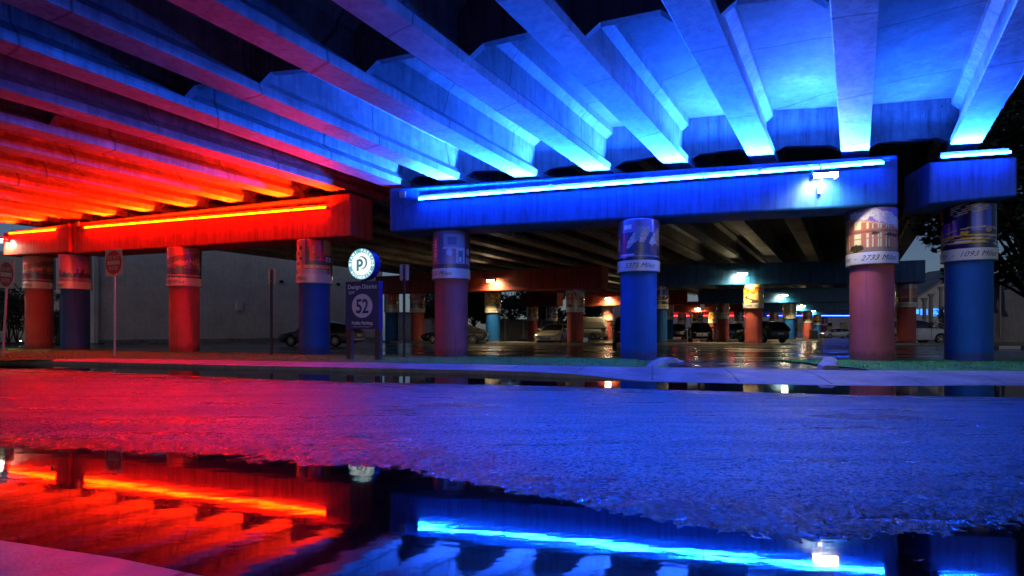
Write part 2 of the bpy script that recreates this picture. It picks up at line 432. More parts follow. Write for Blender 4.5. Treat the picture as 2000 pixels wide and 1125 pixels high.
ys = np.concatenate([np.arange(-12, 1.9, .5), np.arange(1.9, 5.7, .017), np.arange(5.7, 10, .07), np.arange(10, 16, .12), np.arange(16, 30.1, .4)])
v, q = grid_mesh('road', xs, ys, road_h, None)
# drop everything behind the far kerb
cy = v[q].mean(1); keep = cy[:, 1] < KB(cy[:, 0]) + .6; q = q[keep]
me = bpy.data.meshes.new('road'); me.from_pydata(v.tolist(), [], q.tolist()); me.update()
o = link('road', me, M['road'], None, True); tag(o, kind='structure')

mb = MB()
for i in range(len(near_edge) - 1):
    (xa, ya), (xb, yb) = near_edge[i], near_edge[i + 1]
    mb.add([(xa, -10, 0), (xb, -10, 0), (xb, yb + .9, 0), (xa, ya + .9, 0)], [(0, 1, 2, 3)])
tag(mb.build('puddle', M['water']), kind='structure')
mb = MB(); xk = np.linspace(-55, 42, 200)
for i in range(len(xk) - 1):
    a, b = xk[i], xk[i + 1]
    mb.add([(a, float(E2(a)) - .5, 0), (b, float(E2(b)) - .5, 0), (b, float(KB(b)) + .5, 0), (a, float(KB(a)) + .5, 0)], [(0, 1, 2, 3)])
tag(mb.build('gutter_water', M['water']), kind='structure')
# ground sheet out to the horizon
mb = MB(); mb.add([(-900, -300, -.12), (900, -300, -.12), (900, 1500, -.12), (-900, 1500, -.12)], [(0, 1, 2, 3)])
tag(mb.build('ground', M['lot']), kind='structure')
# pavement on this side of the street (lower left corner of the photo)
a = WG(-60, 1046, .10); b = WG(230, 1090, .10); c = WG(430, 1132, .10)
mb = MB(); poly = [(-30, a.y + 6), (a.x, a.y), (b.x, b.y), (c.x, c.y), (1.5, 1.35), (30, -6), (30, -12), (-30, -12)]
n = len(poly)
mb.add([(x, y, .10) for x, y in poly] + [(x, y, -.08) for x, y in poly], [tuple(range(n))] + [(i, i + n, (i + 1) % n + n, (i + 1) % n) for i in range(n)])
tag(mb.build('near_pavement', M['walk']), kind='structure')
# far pavement: kerb front edge, flat slab, driveway apron
DRX0, DRX1 = WX(1100, 14.8), WX(1900, 14.0)     # apron between these
def front_z(x):
    if x < DRX0: return .105
    if x < DRX0 + 1.3: return .105 - (x - DRX0) / 1.3 * .095
    return .01
mb = MB(); kbm = MB(); xk = np.concatenate([np.arange(-55, 42, .45)])
rows = []
for x in xk:
    yb = float(BK(x)); yk = float(KB(x)); fz = front_z(x)
    rows.append(((x, yk + .16, fz), (x, (yk + yb) / 2, max(fz, .10)), (x, yb, .13), (x, yk, fz - .015), (x, yk - .02, -.06)))
for r0, r1 in zip(rows, rows[1:]):
    mb.add([r0[0], r1[0], r1[1], r0[1]], [(0, 1, 2, 3)]); mb.add([r0[1], r1[1], r1[2], r0[2]], [(0, 1, 2, 3)])
    kbm.add([r0[3], r1[3], r1[0], r0[0]], [(0, 1, 2, 3)]); kbm.add([r0[4], r1[4], r1[3], r0[3]], [(0, 1, 2, 3)])
tag(mb.build('pavement', M['walk'], None, True), kind='structure')
tag(kbm.build('kerb', M['kerb'], None, False), kind='structure')

# parking lot
mb = MB(); lot_front = []
for x0, x1 in zip(xk, xk[1:]):
    mb.add([(x0, float(BK(x0)) + .02, LOTZ), (x1, float(BK(x1)) + .02, LOTZ), (x1, 140, LOTZ), (x0, 140, LOTZ)], [(0, 1, 2, 3)])
tag(mb.build('parking_lot', M['lot']), kind='structure')
for nm, xa, xb in (('lot_left', -200, -55), ('lot_right', 41.0, 240)):
    mb = MB(); mb.add([(xa, 0, LOTZ - .02), (xb, 0, LOTZ - .02), (xb, 260, LOTZ - .02), (xa, 260, LOTZ - .02)], [(0, 1, 2, 3)])
    tag(mb.build('lot_ground', M['lot']), kind='structure')

# turf verge under the first row of pillars
rowx = sorted([(WX(p[0], p[1]), p[1] * S) for p in (PIL[k] for k in PIL)])
ROW = interp([(-60, rowx[0][1] + (rowx[0][0] + 60) * .43)] + rowx + [(60, rowx[-1][1] - 8)])
def verge(name, xa, xb):
    mb = MB(); blades = MB(); xs_ = np.arange(xa, xb + .01, (xb - xa) / max(2, int((xb - xa) / .5)))
    for x0, x1 in zip(xs_, xs_[1:]):
        p = []
        for x in (x0, x1):
            y0 = float(BK(x)) + .01; y1 = float(ROW(x)) + .35
            p.append([(x, y0, .128), (x, y0 + .12, .150), (x, y1 - .2, .155), (x, y1, .12)])
        for k in range(3): mb.add([p[0][k], p[1][k], p[1][k+1], p[0][k+1]], [(0, 1, 2, 3)])
    return tag(mb.build(name, M['turf'], None, True), kind='structure')
vg = [(-48, WX(1283, 15.9)), (WX(1622, 15.2), 30)]
for xa, xb in vg: verge('grass_verge', xa, xb)
# grass blades, uncountable
mb = MB()
for xa, xb in ((-26, vg[0][1]), (vg[1][0], 20)):
    for _ in range(int((xb - xa) * 620)):
        x = random.uniform(xa, xb); y0 = float(BK(x)) + .03; y1 = float(ROW(x)) + .25
        y = y0 + (y1 - y0) * random.random(); h = random.uniform(.018, .05); a = random.uniform(0, 3.14); wd = random.uniform(.006, .013)
        dx, dy = math.cos(a) * wd, math.sin(a) * wd; lx, ly = random.uniform(-.02, .02), random.uniform(-.02, .02)
        mb.add([(x - dx, y - dy, .146), (x + dx, y + dy, .146), (x + lx, y + ly, .15 + h)], [(0, 1, 2)])
tag(mb.build('grass', M['turf_blade'], fix=False), 'short green turf on the verge under the front pillars', 'grass', kind='stuff')

# ------------------------------------------------------------------ cap beams
ROWS = [  # later rows: name, photo x, survey depth, paint, row
 ('D1', 765, 53.0, 'b', 1), ('D2', 815.5, 51.5, 't', 1), ('D3', 963, 47.8, 'b', 1), ('D4', 1123.5, 42.4, 't', 1),
 ('E1', 1287, 43.4, 'b', 1), ('E2', 1471.5, 42.0, 't', 1), ('E4', 1770, 42.2, 't', 1),
 ('F1', 1040, 70.0, 't', 2), ('F2', 1077.5, 67.0, 'b', 2), ('F3', 1187, 69.0, 't', 2), ('F4', 1304.5, 66.5, 'b', 2),
 ('G1', 1412, 63.0, 't', 2), ('G2', 1541.5, 64.5, 'b', 2),
 ('H1', 1332, 92.0, 't', 3), ('H2', 1361.5, 90.0, 't', 3), ('H3', 1393, 86.0, 't', 3), ('H4', 1443, 83.0, 'b', 3), ('H5', 1511.5, 86.0, 't', 3), ('H6', 1577, 85.0, 't', 3),
 ('J1', 1596, 103.0, 'b', 4), ('J2', 1609, 112.0, 't', 4),
]
CAPW = 1.22
def cap_beam(name, L, Rr, mat, label, group='cap beams over the pillars', width=CAPW, bev=.05, proud=0.0):
    """L / Rr = (px, y_top, y_bottom, depth) of the front face ends"""
    a0, a1 = W(L[0], L[2], L[3]), W(L[0], L[1], L[3]); b0, b1 = W(Rr[0], Rr[2], Rr[3]), W(Rr[0], Rr[1], Rr[3])
    d = Vector((b0.x - a0.x, b0.y - a0.y, 0)).normalized(); nrm = Vector((-d.y, d.x, 0)) * width
    f = Vector((d.y, -d.x, 0)) * proud
    base = Vector((a0.x, a0.y, 0)); root = empty('cap_beam', (a0.x, a0.y, a0.z))
    off = Vector((a0.x, a0.y, a0.z))
    pts = [a0 + f, b0 + f, b0 + nrm, a0 + nrm, a1 + f, b1 + f, b1 + nrm, a1 + nrm]
    bm = bmesh.new(); vs = [bm.verts.new(p - off) for p in pts]
    for q in ((0,3,2,1),(4,5,6,7),(0,1,5,4),(1,2,6,5),(2,3,7,6),(3,0,4,7)): bm.faces.new([vs[i] for i in q])
    bmesh.ops.bevel(bm, geom=bm.edges[:], offset=bev, segments=2, affect='EDGES', profile=.5)
    o = MB().bm(bm).build('beam', mat, root, False)
    tag(root, label, 'cap beam', group)
    return root, (a0, a1, b0, b1, d)
def front(px, slope_k, A): return A / (1 + slope_k * (px - 1000))
dB = lambda px: 19.62 / (1 + .000193 * (px - 1000))
dR = lambda px: 18.95 / (1 + .000382 * (px - 1000))
CAPS = {}
CAPS['blue'] = cap_beam('c', (760, 367, 453, dB(760)), (1755, 301, 400, dB(1755)), M['blue_paint'], 'long blue cap beam carrying the longest row of glowing blue light tubes', bev=.07)
CAPS['right'] = cap_beam('c', (1815, 316, 398.5, 17.05), (1988, 305, 383, 16.55), M['blue_paint'], 'short blue cap beam on a single blue pillar at the right edge', width=1.5, bev=.05)
CAPS['red'] = cap_beam('c', (141, 436, 495.5, dR(141)), (685, 376, 461, dR(685)), M['red_paint'], 'long red cap beam lit by a row of glowing red and yellow tubes')
CAPS['redB'] = cap_beam('c', (12, 455, 500, dR(12)), (140, 437, 493.5, dR(140)), M['red_paint'], 'short red cap beam at the left edge under a white floodlight', proud=.12)
for k in CAPS: pass
def capz(L, yb, d, dt=1.62): return yb - dt * F / d
def far_cap(x0, yb0, d0, x1, yb1, d1, mat, label):
    return cap_beam('c', (x0, capz(x0, yb0, d0), yb0, d0), (x1, capz(x1, yb1, d1), yb1, d1), mat, label, 'cap beams deeper in the parking lot')
CAPS['D'] = far_cap(733, 573.5, 52.8, 1175, 563, 40.9, M['red_paint'], 'red cap beam with a yellow lit floodlight behind the purple front pillar')
CAPS['E'] = far_cap(1256, 558.5, 42.9, 1690, 553, 40.4, M['blue_paint'], 'dark blue cap beam with a floodlight above the pillar with an autumn road picture')
CAPS['E4'] = far_cap(1745, 553, 41.4, 1808, 551, 40.7, M['blue_paint'], 'short dark blue cap beam seen between the pink and the right blue pillars')
CAPS['F'] = far_cap(1018, 598.3, 69.0, 1088, 598, 66.0, M['red_paint'], 'small far red cap beam with a drain pipe elbow over the silver sedan')
CAPS['F3'] = far_cap(1140, 598, 68.6, 1342, 593.5, 64.5, M['red_paint'], 'far red cap beam with a floodlight beside the white van')
CAPS['G'] = far_cap(1370, 593, 63.0, 1700, 589, 62.0, M['blue_paint'], 'dark blue cap beam in the second row with a floodlight over a birch forest picture')
CAPS['H'] = far_cap(1308, 610, 88.0, 1446, 608, 83.5, M['red_paint'], 'distant red cap beam washed with orange light at its lower edge')
CAPS['H5'] = far_cap(1449, 609, 84.0, 1700, 606, 82.0, M['blue_paint'], 'distant blue cap beam third behind the pink pillar')
CAPS['J'] = far_cap(1560, 615.5, 101.0, 1720, 614, 99.0, M['blue_paint'], 'most distant of the blue cap beams')

# ------------------------------------------------------------------ bridge spans
def ibeam(zb, h=1.40):
    """Type IV girder section, (x offset, z)"""
    hw, ww, tw = .33, .10, .27
    return [(-hw, 0), (hw, 0), (hw, .20), (ww, .43), (ww, h - .36), (tw, h - .20), (tw, h), (-tw, h), (-tw, h - .20), (-ww, h - .36), (-ww, .43), (-hw, .20)]
def add_girder(parent, p0, p1):
    """p0 -> p1: bottom centre line"""
    L = Vector(p1) - Vector(p0); h = Vector((L.x, L.y, 0)).normalized(); side = Vector((h.y, -h.x, 0))
    sec = ibeam(0); o0 = Vector(p0)
    vs = [o0 + side * x + Vector((0, 0, z)) for x, z in sec] + [Vector(p1) + side * x + Vector((0, 0, z)) for x, z in sec]
    n = len(sec); fs = [tuple(range(n)), tuple(range(n, 2 * n))[::-1]] + [(i, i + n, (i + 1) % n + n, (i + 1) % n) for i in range(n)]
    bm = bmesh.new(); bv = [bm.verts.new(v) for v in vs]
    for f in fs: bm.faces.new([bv[i] for i in f])
    bm.normal_update()
    ed = [e for e in bm.edges if abs((e.verts[0].co - e.verts[1].co).length) > 3 and e.verts[0].index % 1 == 0]
    low = [e for e in ed if min(abs((e.verts[0].co - p).length) for p in (vs[0], vs[1], vs[2], vs[11])) < 1e-4]
    bmesh.ops.bevel(bm, geom=low, offset=.018, segments=1, affect='EDGES')
    return MB().bm(bm).build('girder', M['girder'], parent)
GH = 1.40
def span(label, group, starts, ends, over0, over1, drop=.02, deck_t=.25):
    """starts / ends: lists of girder bottom centre points; the deck rests on them"""
    root = empty('bridge_span'); tag(root, label, 'bridge span', group)
    for p, q in zip(starts, ends): add_girder(root, p, q)
    top = [(Vector(p) + Vector((0, 0, GH - drop)), Vector(q) + Vector((0, 0, GH - drop))) for p, q in zip(starts, ends)]
    dx = Vector(starts[1]) - Vector(starts[0])
    def ext(pair, k): return (pair[0] + Vector((k[0], k[1], 0)), pair[1] + Vector((k[0], k[1], 0)))
    lines = [ext(top[0], over0)] + top + [ext(top[-1], over1)]
    mb = MB(); n = len(lines); vs = []
    for a, b in lines: vs += [a, b, a + Vector((0, 0, deck_t)), b + Vector((0, 0, deck_t))]
    fs = []
    for i in range(n - 1):
        a, b = i * 4, (i + 1) * 4
        fs += [(a, a+1, b+1, b), (a+2, b+2, b+3, a+3), (a, b, b+2, a+2), (a+1, a+3, b+3, b+1)]
    fs += [(0, 2, 3, 1), ((n-1)*4, (n-1)*4+1, (n-1)*4+3, (n-1)*4+2)]
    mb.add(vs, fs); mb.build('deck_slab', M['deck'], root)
    # parapet on both edges
    for (a, b), s in ((lines[0], 1), (lines[-1], -1)):
        d = (b - a); d.z = 0; d.normalize(); sd = Vector((d.y, -d.x, 0)) * .13
        z0 = Vector((0, 0, deck_t + .004)); z1 = Vector((0, 0, deck_t + .85)); i = sd * (.14 if s > 0 else -.14) / .13
        p = MB().hexa([a + i - sd + z0, a + i + sd + z0, b + i + sd + z0, b + i - sd + z0, a + i - sd + z1, a + i + sd + z1, b + i + sd + z1, b + i - sd + z1])
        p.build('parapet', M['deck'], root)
    return root
DIRB = Vector((.611, 1, 0)); DIRR = Vector((.68, 1, 0)); DIRF = Vector((.60, 1, 0))
gB = [(764, 362), (876, 351), (1027, 345.5), (1169, 333.5), (1319, 318.5), (1486, 303.5), (1670, 296.5), (1886, 281.5)]
gR = [(28, 436), (85, 432), (147, 428), (214, 421), (288, 412), (372, 403), (462, 394), (558, 384), (661, 372)]
def start_pts(lst, dfun, dire, back=.0):
    out = []
    for px, py in lst:
        d = dfun(px) + .12; p = W(px, py, d); out.append(p)
    return out
sB = start_pts(gB, dB, DIRB); sR = start_pts(gR, dR, DIRR)
def move(p, dire, dy, grade): return Vector((p.x + dire.x * dy, p.y + dy, p.z + grade * dy))
GRADE = -.032
nearB = [move(p, DIRB, -(p.y + 7.0), GRADE) for p in sB]
nearR = [move(p, DIRR, -(p.y + 4.0), GRADE) for p in sR]
capB = [move(p, DIRB, .45, GRADE) for p in sB]; capR = [move(p, DIRR, .45, GRADE) for p in sR]
spB = span('near bridge span with girders glowing blue above the wet street', 'bridge spans over the street', nearB, capB, (-1.35, 0), (1.25, 0))
spR = span('near bridge span with girders glowing red above the left of the street', 'bridge spans over the street', nearR, capR, (-1.2, 0), (1.15, 0))
# far spans, level, running deeper over the lot
rowYB = lambda p, r: p.y + r * 22.5 * S; 
lab = ['over the front of the parking lot', 'over the middle of the parking lot', 'over the rear of the parking lot', 'over the far end of the parking lot']
def far_spans(pts, col, nm):
    cur = [move(p, DIRF, .50, 0) for p in pts]
    for k in range(4):
        nxt = [move(p, DIRF, (22.2 if nm == 'blue' else 20.8) * S, 0) for p in cur]
        if k == 3 and nm == 'red': break
        a = [Vector(p) for p in cur]; b = [move(p, DIRF, -.06, 0) for p in nxt]
        rel = 'right-hand' if nm == 'blue' else 'left-hand'
        span(f'dim {rel} bridge span of concrete girders {lab[k]}', 'bridge spans over the parking lot', a, b, (-1.25 if nm == 'blue' else -1.1, 0), (1.15, 0))
        cur = nxt
far_spans(sB, 'b', 'blue'); far_spans(sR, 'r', 'red')

# diaphragms: cross walls between neighbouring girders of the near spans
def diaphragm(root, pA, qA, pB, qB, line, zflat, mat=M['diaphragm'], chamfer=True, t=.18, topdrop=.0):
    """pA,pB: points on two girder lines at the cross wall's front face (bottom centre)"""
    d = Vector((pB.x - pA.x, pB.y - pA.y, 0)).normalized(); nrm = Vector((-d.y, d.x, 0)) * t
    a = pA + d * .11; b = pB - d * .11
    za, zb_ = pA.z, pB.z
    fa = pA + d * .36; fb = pB - d * .36; ca = pA + d * .62; cb = pB - d * .62
    pl = [Vector((a.x, a.y, za + .43)), Vector((fa.x, fa.y, za + .19)), Vector((ca.x, ca.y, za + zflat)), Vector((cb.x, cb.y, zb_ + zflat)), Vector((fb.x, fb.y, zb_ + .19)), Vector((b.x, b.y, zb_ + .43)),
          Vector((b.x, b.y, zb_ + GH - .03)), Vector((a.x, a.y, za + GH - .03))]
    n = len(pl); vs = pl + [p + nrm for p in pl]
    fs = [tuple(range(n)), tuple(range(n, 2 * n))[::-1]] + [(i, i + n, (i + 1) % n + n, (i + 1) % n) for i in range(n)]
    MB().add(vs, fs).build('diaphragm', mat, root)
def at_line(p, dire, x0, y0, sl, grade):
    """where the girder line through p meets  y = y0 + sl*(x-x0)"""
    t = (y0 + sl * (p.x - x0) - p.y) / (1 - sl * dire.x); return move(p, dire, t, grade)
midB = [at_line(p, DIRB, 4.1 * S, 10.8 * S, -.256, GRADE) for p in sB]
for i in range(len(midB) - 2): diaphragm(spB, midB[i], None, midB[i + 1], None, None, .40)
midR = [at_line(p, DIRR, -7.6 * S, 13.9 * S, -.40, GRADE) for p in sR]
for i in range(len(midR) - 1): diaphragm(spR, midR[i], None, midR[i + 1], None, None, .40)
endB = [move(p, DIRB, .30, GRADE) for p in sB]; endR = [move(p, DIRR, .30, GRADE) for p in sR]
for i in range(len(endB) - 1): diaphragm(spB, endB[i], None, endB[i + 1], None, None, .34)
for i in range(len(endR) - 1): diaphragm(spR, endR[i], None, endR[i + 1], None, None, .34)

# ------------------------------------------------------------------ pillars
def rect(img, x0, x1, y0, y1, c):
    h, w_, _ = img.shape; img[int(y0*h):max(int(y1*h), int(y0*h)+1), int(x0*w_):max(int(x1*w_), int(x0*w_)+1)] = c
def picture(kind, seed=0, Wp=96, Hp=64):
    """small painted landscape, row 0 = bottom"""
    r = np.random.default_rng(seed); img = np.zeros((Hp, Wp, 3)); yy, xx = np.mgrid[0:Hp, 0:Wp]; u = xx / Wp; v = yy / Hp
    def blob(cx, cy, rx, ry, c, edge=.15):
        d = ((u - cx) / rx) ** 2 + ((v - cy) / ry) ** 2 + (r.random((Hp, Wp)) - .5) * edge
        img[d < 1] = np.array(c) * (.75 + .5 * r.random((int((d < 1).sum()), 1)))
    if kind == 'corner':                     # lit corner building with palms and clouds
        img[:] = np.array((.20, .13, .34))[None, None] * (.6 + .6 * v[..., None])
        for cx, cy, rx in ((.28, .86, .10), (.36, .82, .12), (.5, .88, .12), (.66, .78, .15), (.8, .68, .16), (.92, .6, .14)): blob(cx, cy, rx, rx * .8, (.62, .52, .50), .1)
        top = .80 - np.clip(u - .2, 0, 1) * .36
        bm_ = (v < top) & (v > .10); img[bm_] = (.44, .16, .09)
        img[(v < top) & (v > top - .05)] = (.55, .30, .2); img[(v < .47) & (v > .44) & (u < .9)] = (.28, .10, .06)
        for cx, wd in ((.045, .03), (.11, .05), (.20, .035), (.33, .11), (.46, .03), (.535, .03), (.6, .03), (.68, .025), (.735, .02), (.8, .02)):
            sh = np.clip(cx - .2, 0, 1) * .36
            for y0, y1 in ((.14, .30), (.33, .43), (.54, .70 - sh * .4), (.71 - sh * .9, .77 - sh)):
                if y1 > y0: rect(img, cx - wd / 2, cx + wd / 2, y0, y1, (.85, .62, .30)); rect(img, cx - .004, cx + .004, y0, y1, (.3, .12, .06))
        img[v < .10] = (.24, .15, .10); blob(.30, .10, .10, .09, (.06, .05, .03))
        for cx, h in ((.54, .42), (.72, .38), (.83, .36)): rect(img, cx - .006, cx + .006, .08, h, (.05, .03, .02)); blob(cx, h, .06, .035, (.05, .05, .03), .9)
    elif kind == 'night':                    # night avenue, signs and light trails
        img[:] = (.025, .02, .07); img[(u > .53) & (u < .78) & (v > .38) & (v < .95)] = (.05, .10, .55)
        img[(u > .66) & (u < .71) & (v > .4)] = (.02, .04, .30); rect(img, .80, .90, .35, .95, (.02, .02, .09)); rect(img, .87, .9, .45, .8, (.08, .1, .32))
        rect(img, .06, .15, .70, .98, (.62, .02, .06)); rect(img, .05, .15, .60, .69, (.55, .5, .03)); rect(img, .02, .05, .35, .9, (.10, .22, .5))
        for i, cx in enumerate((.14, .20, .26, .33)):
            rect(img, cx - .024, cx + .036, .30, .58 + i * .03, (.16, .05, .38))
            rect(img, cx + .005, cx + .014, .32, .56 + i * .03, (.75, .20, .12))
            if i: rect(img, cx - .012, cx + .022, (.36, .46, .6)[i - 1], (.39, .49, .66)[i - 1], (.75, .2, .12))
        rect(img, .08, .12, .33, .5, (.55, .52, .04)); blob(.45, .34, .05, .05, (.5, .32, .02)); blob(.74, .38, .05, .04, (.4, .25, .1))
        for k in range(5):
            s = (v - (.72 + k * .05)) - (u - .25) * .28; img[(np.abs(s) < .008) & (u > .28) & (u < .75)] = (.5, .33, .16)
        for k in range(26):
            y = .05 + r.random() * .23; x = r.random(); L = .1 + r.random() * .5; img[(np.abs(v - y - .04 * np.sin(u * 3)) < .010) & (u > x - L / 2) & (u < x + L / 2)] = (np.array((.75, .36, .03)) if r.random() < .7 else np.array((.5, .42, .55))) * (.4 + r.random() * .7)
        d = np.abs(v - (.28 + .18 * np.sin(np.clip(u, 0, 1) * 2.4))); img[d < .010] = (.5, .28, .2)
    elif kind == 'street':                   # alley with a hanging red lantern sign
        img[:] = (.10, .08, .09); rect(img, 0, .30, .15, 1, (.42, .30, .30))
        for i in range(5):
            for j in range(3): rect(img, .05 + j * .08, .11 + j * .08, .26 + i * .15, .35 + i * .15, (.07, .05, .07) if (i + j) % 2 else (.55, .2, .18))
        rect(img, .28, .34, .05, 1, (.30, .22, .32))
        for k in range(64):
            x0 = .38 + (1 - k / 64) * .22; 
            if k > 24: rect(img, .38 + (64 - k) * .0012, .62 + (64 - k) * .0016, k / 64, (k + 1) / 64, (.60, .04, .05))
        rect(img, .47, .52, .60, .80, (.75, .35, .3)); rect(img, .55, .58, .45, .52, (.1, .05, .1))
        rect(img, .66, .86, .55, 1, (.48, .26, .10)); rect(img, .70, .86, .36, .52, (.55, .55, .58)); rect(img, .74, .80, .40, .48, (.15, .2, .3))
        rect(img, .12, .86, .17, .28, (.58, .32, .08)); 
        for k in range(7): rect(img, .15 + k * .1, .17 + k * .1, .19, .26, (.8, .65, .5))
        rect(img, .12, .86, 0, .15, (.36, .33, .38)); rect(img, .75, .80, .0, .18, (.45, .03, .05)); rect(img, .87, 1, 0, 1, (.03, .05, .02))
    elif kind == 'rowhouse':                 # brick street and porch
        img[:] = (.15, .14, .22); rect(img, 0, .24, .16, .80, (.40, .12, .10))
        for i in range(7):
            for j in range(4): rect(img, .03 + j * .055, .055 + j * .055, .24 + i * .08, .28 + i * .08, (.62, .5, .48))
        rect(img, .25, .40, .14, .95, (.10, .12, .22)); rect(img, .38, .74, .55, .92, (.22, .26, .36)); rect(img, .44, .60, .64, .84, (.10, .13, .24))
        rect(img, .36, .74, .52, .57, (.40, .42, .50)); rect(img, .58, .74, .15, .55, (.45, .47, .52)); rect(img, .62, .70, .17, .48, (.10, .18, .22)); rect(img, .64, .68, .18, .3, (.5, .6, .62))
        rect(img, .40, .58, .14, .50, (.20, .14, .22)); blob(.47, .42, .05, .1, (.4, .4, .5)); rect(img, .75, 1, .12, 1, (.20, .08, .08)); blob(.84, .46, .06, .09, (.45, .4, .45)); rect(img, .78, .9, .1, .32, (.38, .3, .34)); rect(img, 0, 1, 0, .13, (.10, .06, .08)); rect(img, 0, 1, .13, .15, (.3, .1, .1))
    elif kind == 'plants':                   # plaza with large pale leaves in front of brick houses
        img[:] = np.array((.20, .16, .34)); rect(img, 0, .22, .18, .62, (.40, .10, .12)); rect(img, .20, .42, .14, .70, (.09, .06, .12)); rect(img, .28, .40, .78, .86, (.65, .65, .7)); rect(img, .3, .38, .86, .9, (.25, .14, .18))
        for j in range(3): rect(img, .04 + j * .05, .06 + j * .05, .28, .54, (.6, .4, .45))
        rect(img, .34, 1, 0, .70, (.05, .06, .12))
        for cx, cy, an, c in ((.42, .50, .5, (.45, .36, .36)), (.52, .66, .35, (.18, .26, .32)), (.60, .60, .35, (.50, .32, .24)), (.76, .52, .45, (.62, .42, .28)), (.84, .62, .35, (.55, .38, .26)), (.88, .5, .25, (.5, .33, .22))):
            for k in range(40):
                t = (k - 20) / 20 * .17; x = cx + t * an; y = cy + t * 1.25; wd = .055 * math.sqrt(max(0, 1 - (k - 20) ** 2 / 420)); rect(img, max(0, x - wd), min(1, x + wd), max(0, y), min(.99, y + .02), np.array(c) * (.7 + .5 * r.random()))
        blob(.58, .30, .13, .14, (.04, .05, .09)); blob(.78, .26, .10, .12, (.16, .08, .08)); rect(img, .12, 1, .10, .13, (.20, .22, .34)); rect(img, .2, .44, .11, .16, (.4, .45, .6)); rect(img, .8, .9, .1, .14, (.6, .3, .15)); rect(img, 0, 1, 0, .09, (.03, .03, .06))
    elif kind == 'harbour':                  # quay, houses and low sun
        img[:] = np.array((.62, .18, .14))[None, None] * (.55 + .6 * v[..., None])
        top = .60 + .32 * u; m = (v < top) & (v > .32); img[m] = (.22, .10, .10)
        for k in range(14): rect(img, .06 + k * .06, .09 + k * .06, .36 + k * .018, .42 + k * .022, (.55, .28, .16))
        blob(.44, .48, .12, .08, (.62, .26, .16), .8); blob(.72, .50, .1, .08, (.55, .2, .14), .8); rect(img, 0, 1, .13, .34, (.10, .05, .08)); rect(img, .36, .5, .02, .36, (.07, .05, .12)); rect(img, 0, 1, .08, .12, (.48, .12, .10)); rect(img, 0, 1, 0, .07, (.06, .03, .05)); rect(img, .84, .87, 0, 1, (.06, .04, .05)); rect(img, .2, .22, 0, .2, (.6, .3, .2))
    elif kind == 'skyline':                  # dusk clouds over a lakeside skyline
        img[:] = np.stack([.55 - .35 * np.abs(v - .5), .08 + .05 * v, .16 + .14 * v], -1)
        for k in range(10): blob(r.random(), .5 + .4 * r.random(), .2, .03, (.50, .12, .24), .5)
        x = 0
        while x < 1: wd = .02 + .05 * r.random(); h = .22 + .28 * r.random() ** 2; rect(img, x, min(1, x + wd), .14, h, (.06, .03, .10)); x += wd
        for k in range(9): blob(.05 + .11 * k, .27, .05, .06, (.07, .03, .06), .4)
        img[v < .15] = (.26, .10, .22)
    elif kind == 'autumn':                   # lane winding through red trees
        img[:] = (.80, .55, .20)
        for k in range(60): blob(r.random(), .52 + r.random() * .30, .05, .06, [(.60, .14, .03), (.70, .30, .04), (.40, .07, .02)][k % 3], .8)
        img[v < .48] = (.62, .44, .20); xr = .30 + .16 * np.sin(v * 13 + .4); img[(v < .46) & (np.abs(u - xr - .1) < .03 + (.46 - v) * .22)] = (.12, .07, .05)
    elif kind == 'garden':                   # golden trees over a pond
        img[:] = (.28, .08, .04)
        for k in range(90): blob(.15 + .75 * r.random(), .32 + .6 * r.random(), .05, .08, [(.78, .55, .04), (.62, .30, .03), (.30, .10, .03), (.75, .65, .06)][k % 4], .9)
        img[v < .30] = (.14, .09, .05); rect(img, .1, .9, .05, .1, (.5, .42, .2)); blob(.5, .2, .15, .08, (.06, .10, .06))
    elif kind == 'birch':                    # pale tree trunks with leaves
        img[:] = (.42, .40, .18)
        for k in range(70): blob(r.random(), r.random(), .05, .05, [(.55, .58, .12), (.18, .26, .05), (.62, .60, .45), (.45, .12, .05)][k % 4], .8)
        for k in range(9): x = .05 + k * .11; rect(img, x, x + .025, 0, 1, (.80, .78, .72)); 
        rect(img, .78, 1, .2, 1, (.40, .12, .08))
    elif kind == 'bay':                      # sweeping bay with a hill
        img[:] = np.array((.70, .42, .30))[None, None] * (.4 + .7 * v[..., None]); m = v < (.25 + .4 * u); img[m] = (.24, .10, .16); img[v < .2] = (.5, .34, .2)
        for k in range(10): blob(.3 + .6 * r.random(), .2 + .4 * r.random(), .05, .05, (.55, .2, .10), .8)
    elif kind == 'tram':                     # dusk street with red tram streaks
        img[:] = np.array((.34, .22, .22))[None, None] * (.4 + .9 * v[..., None]); m = v > (.5 + .4 * (u - .3)); img[m] = (.30, .26, .28)
        rect(img, .35, 1, .40, .75, (.26, .10, .09)); rect(img, 0, 1, 0, .3, (.14, .06, .07)); rect(img, 0, .8, .26, .32, (.5, .24, .14)); rect(img, .35, .38, .05, .9, (.4, .3, .24)); blob(.6, .34, .06, .1, (.4, .06, .05))
    return np.clip(img * 1.55 - .03, 0.004, .95)
PCACHE = {}
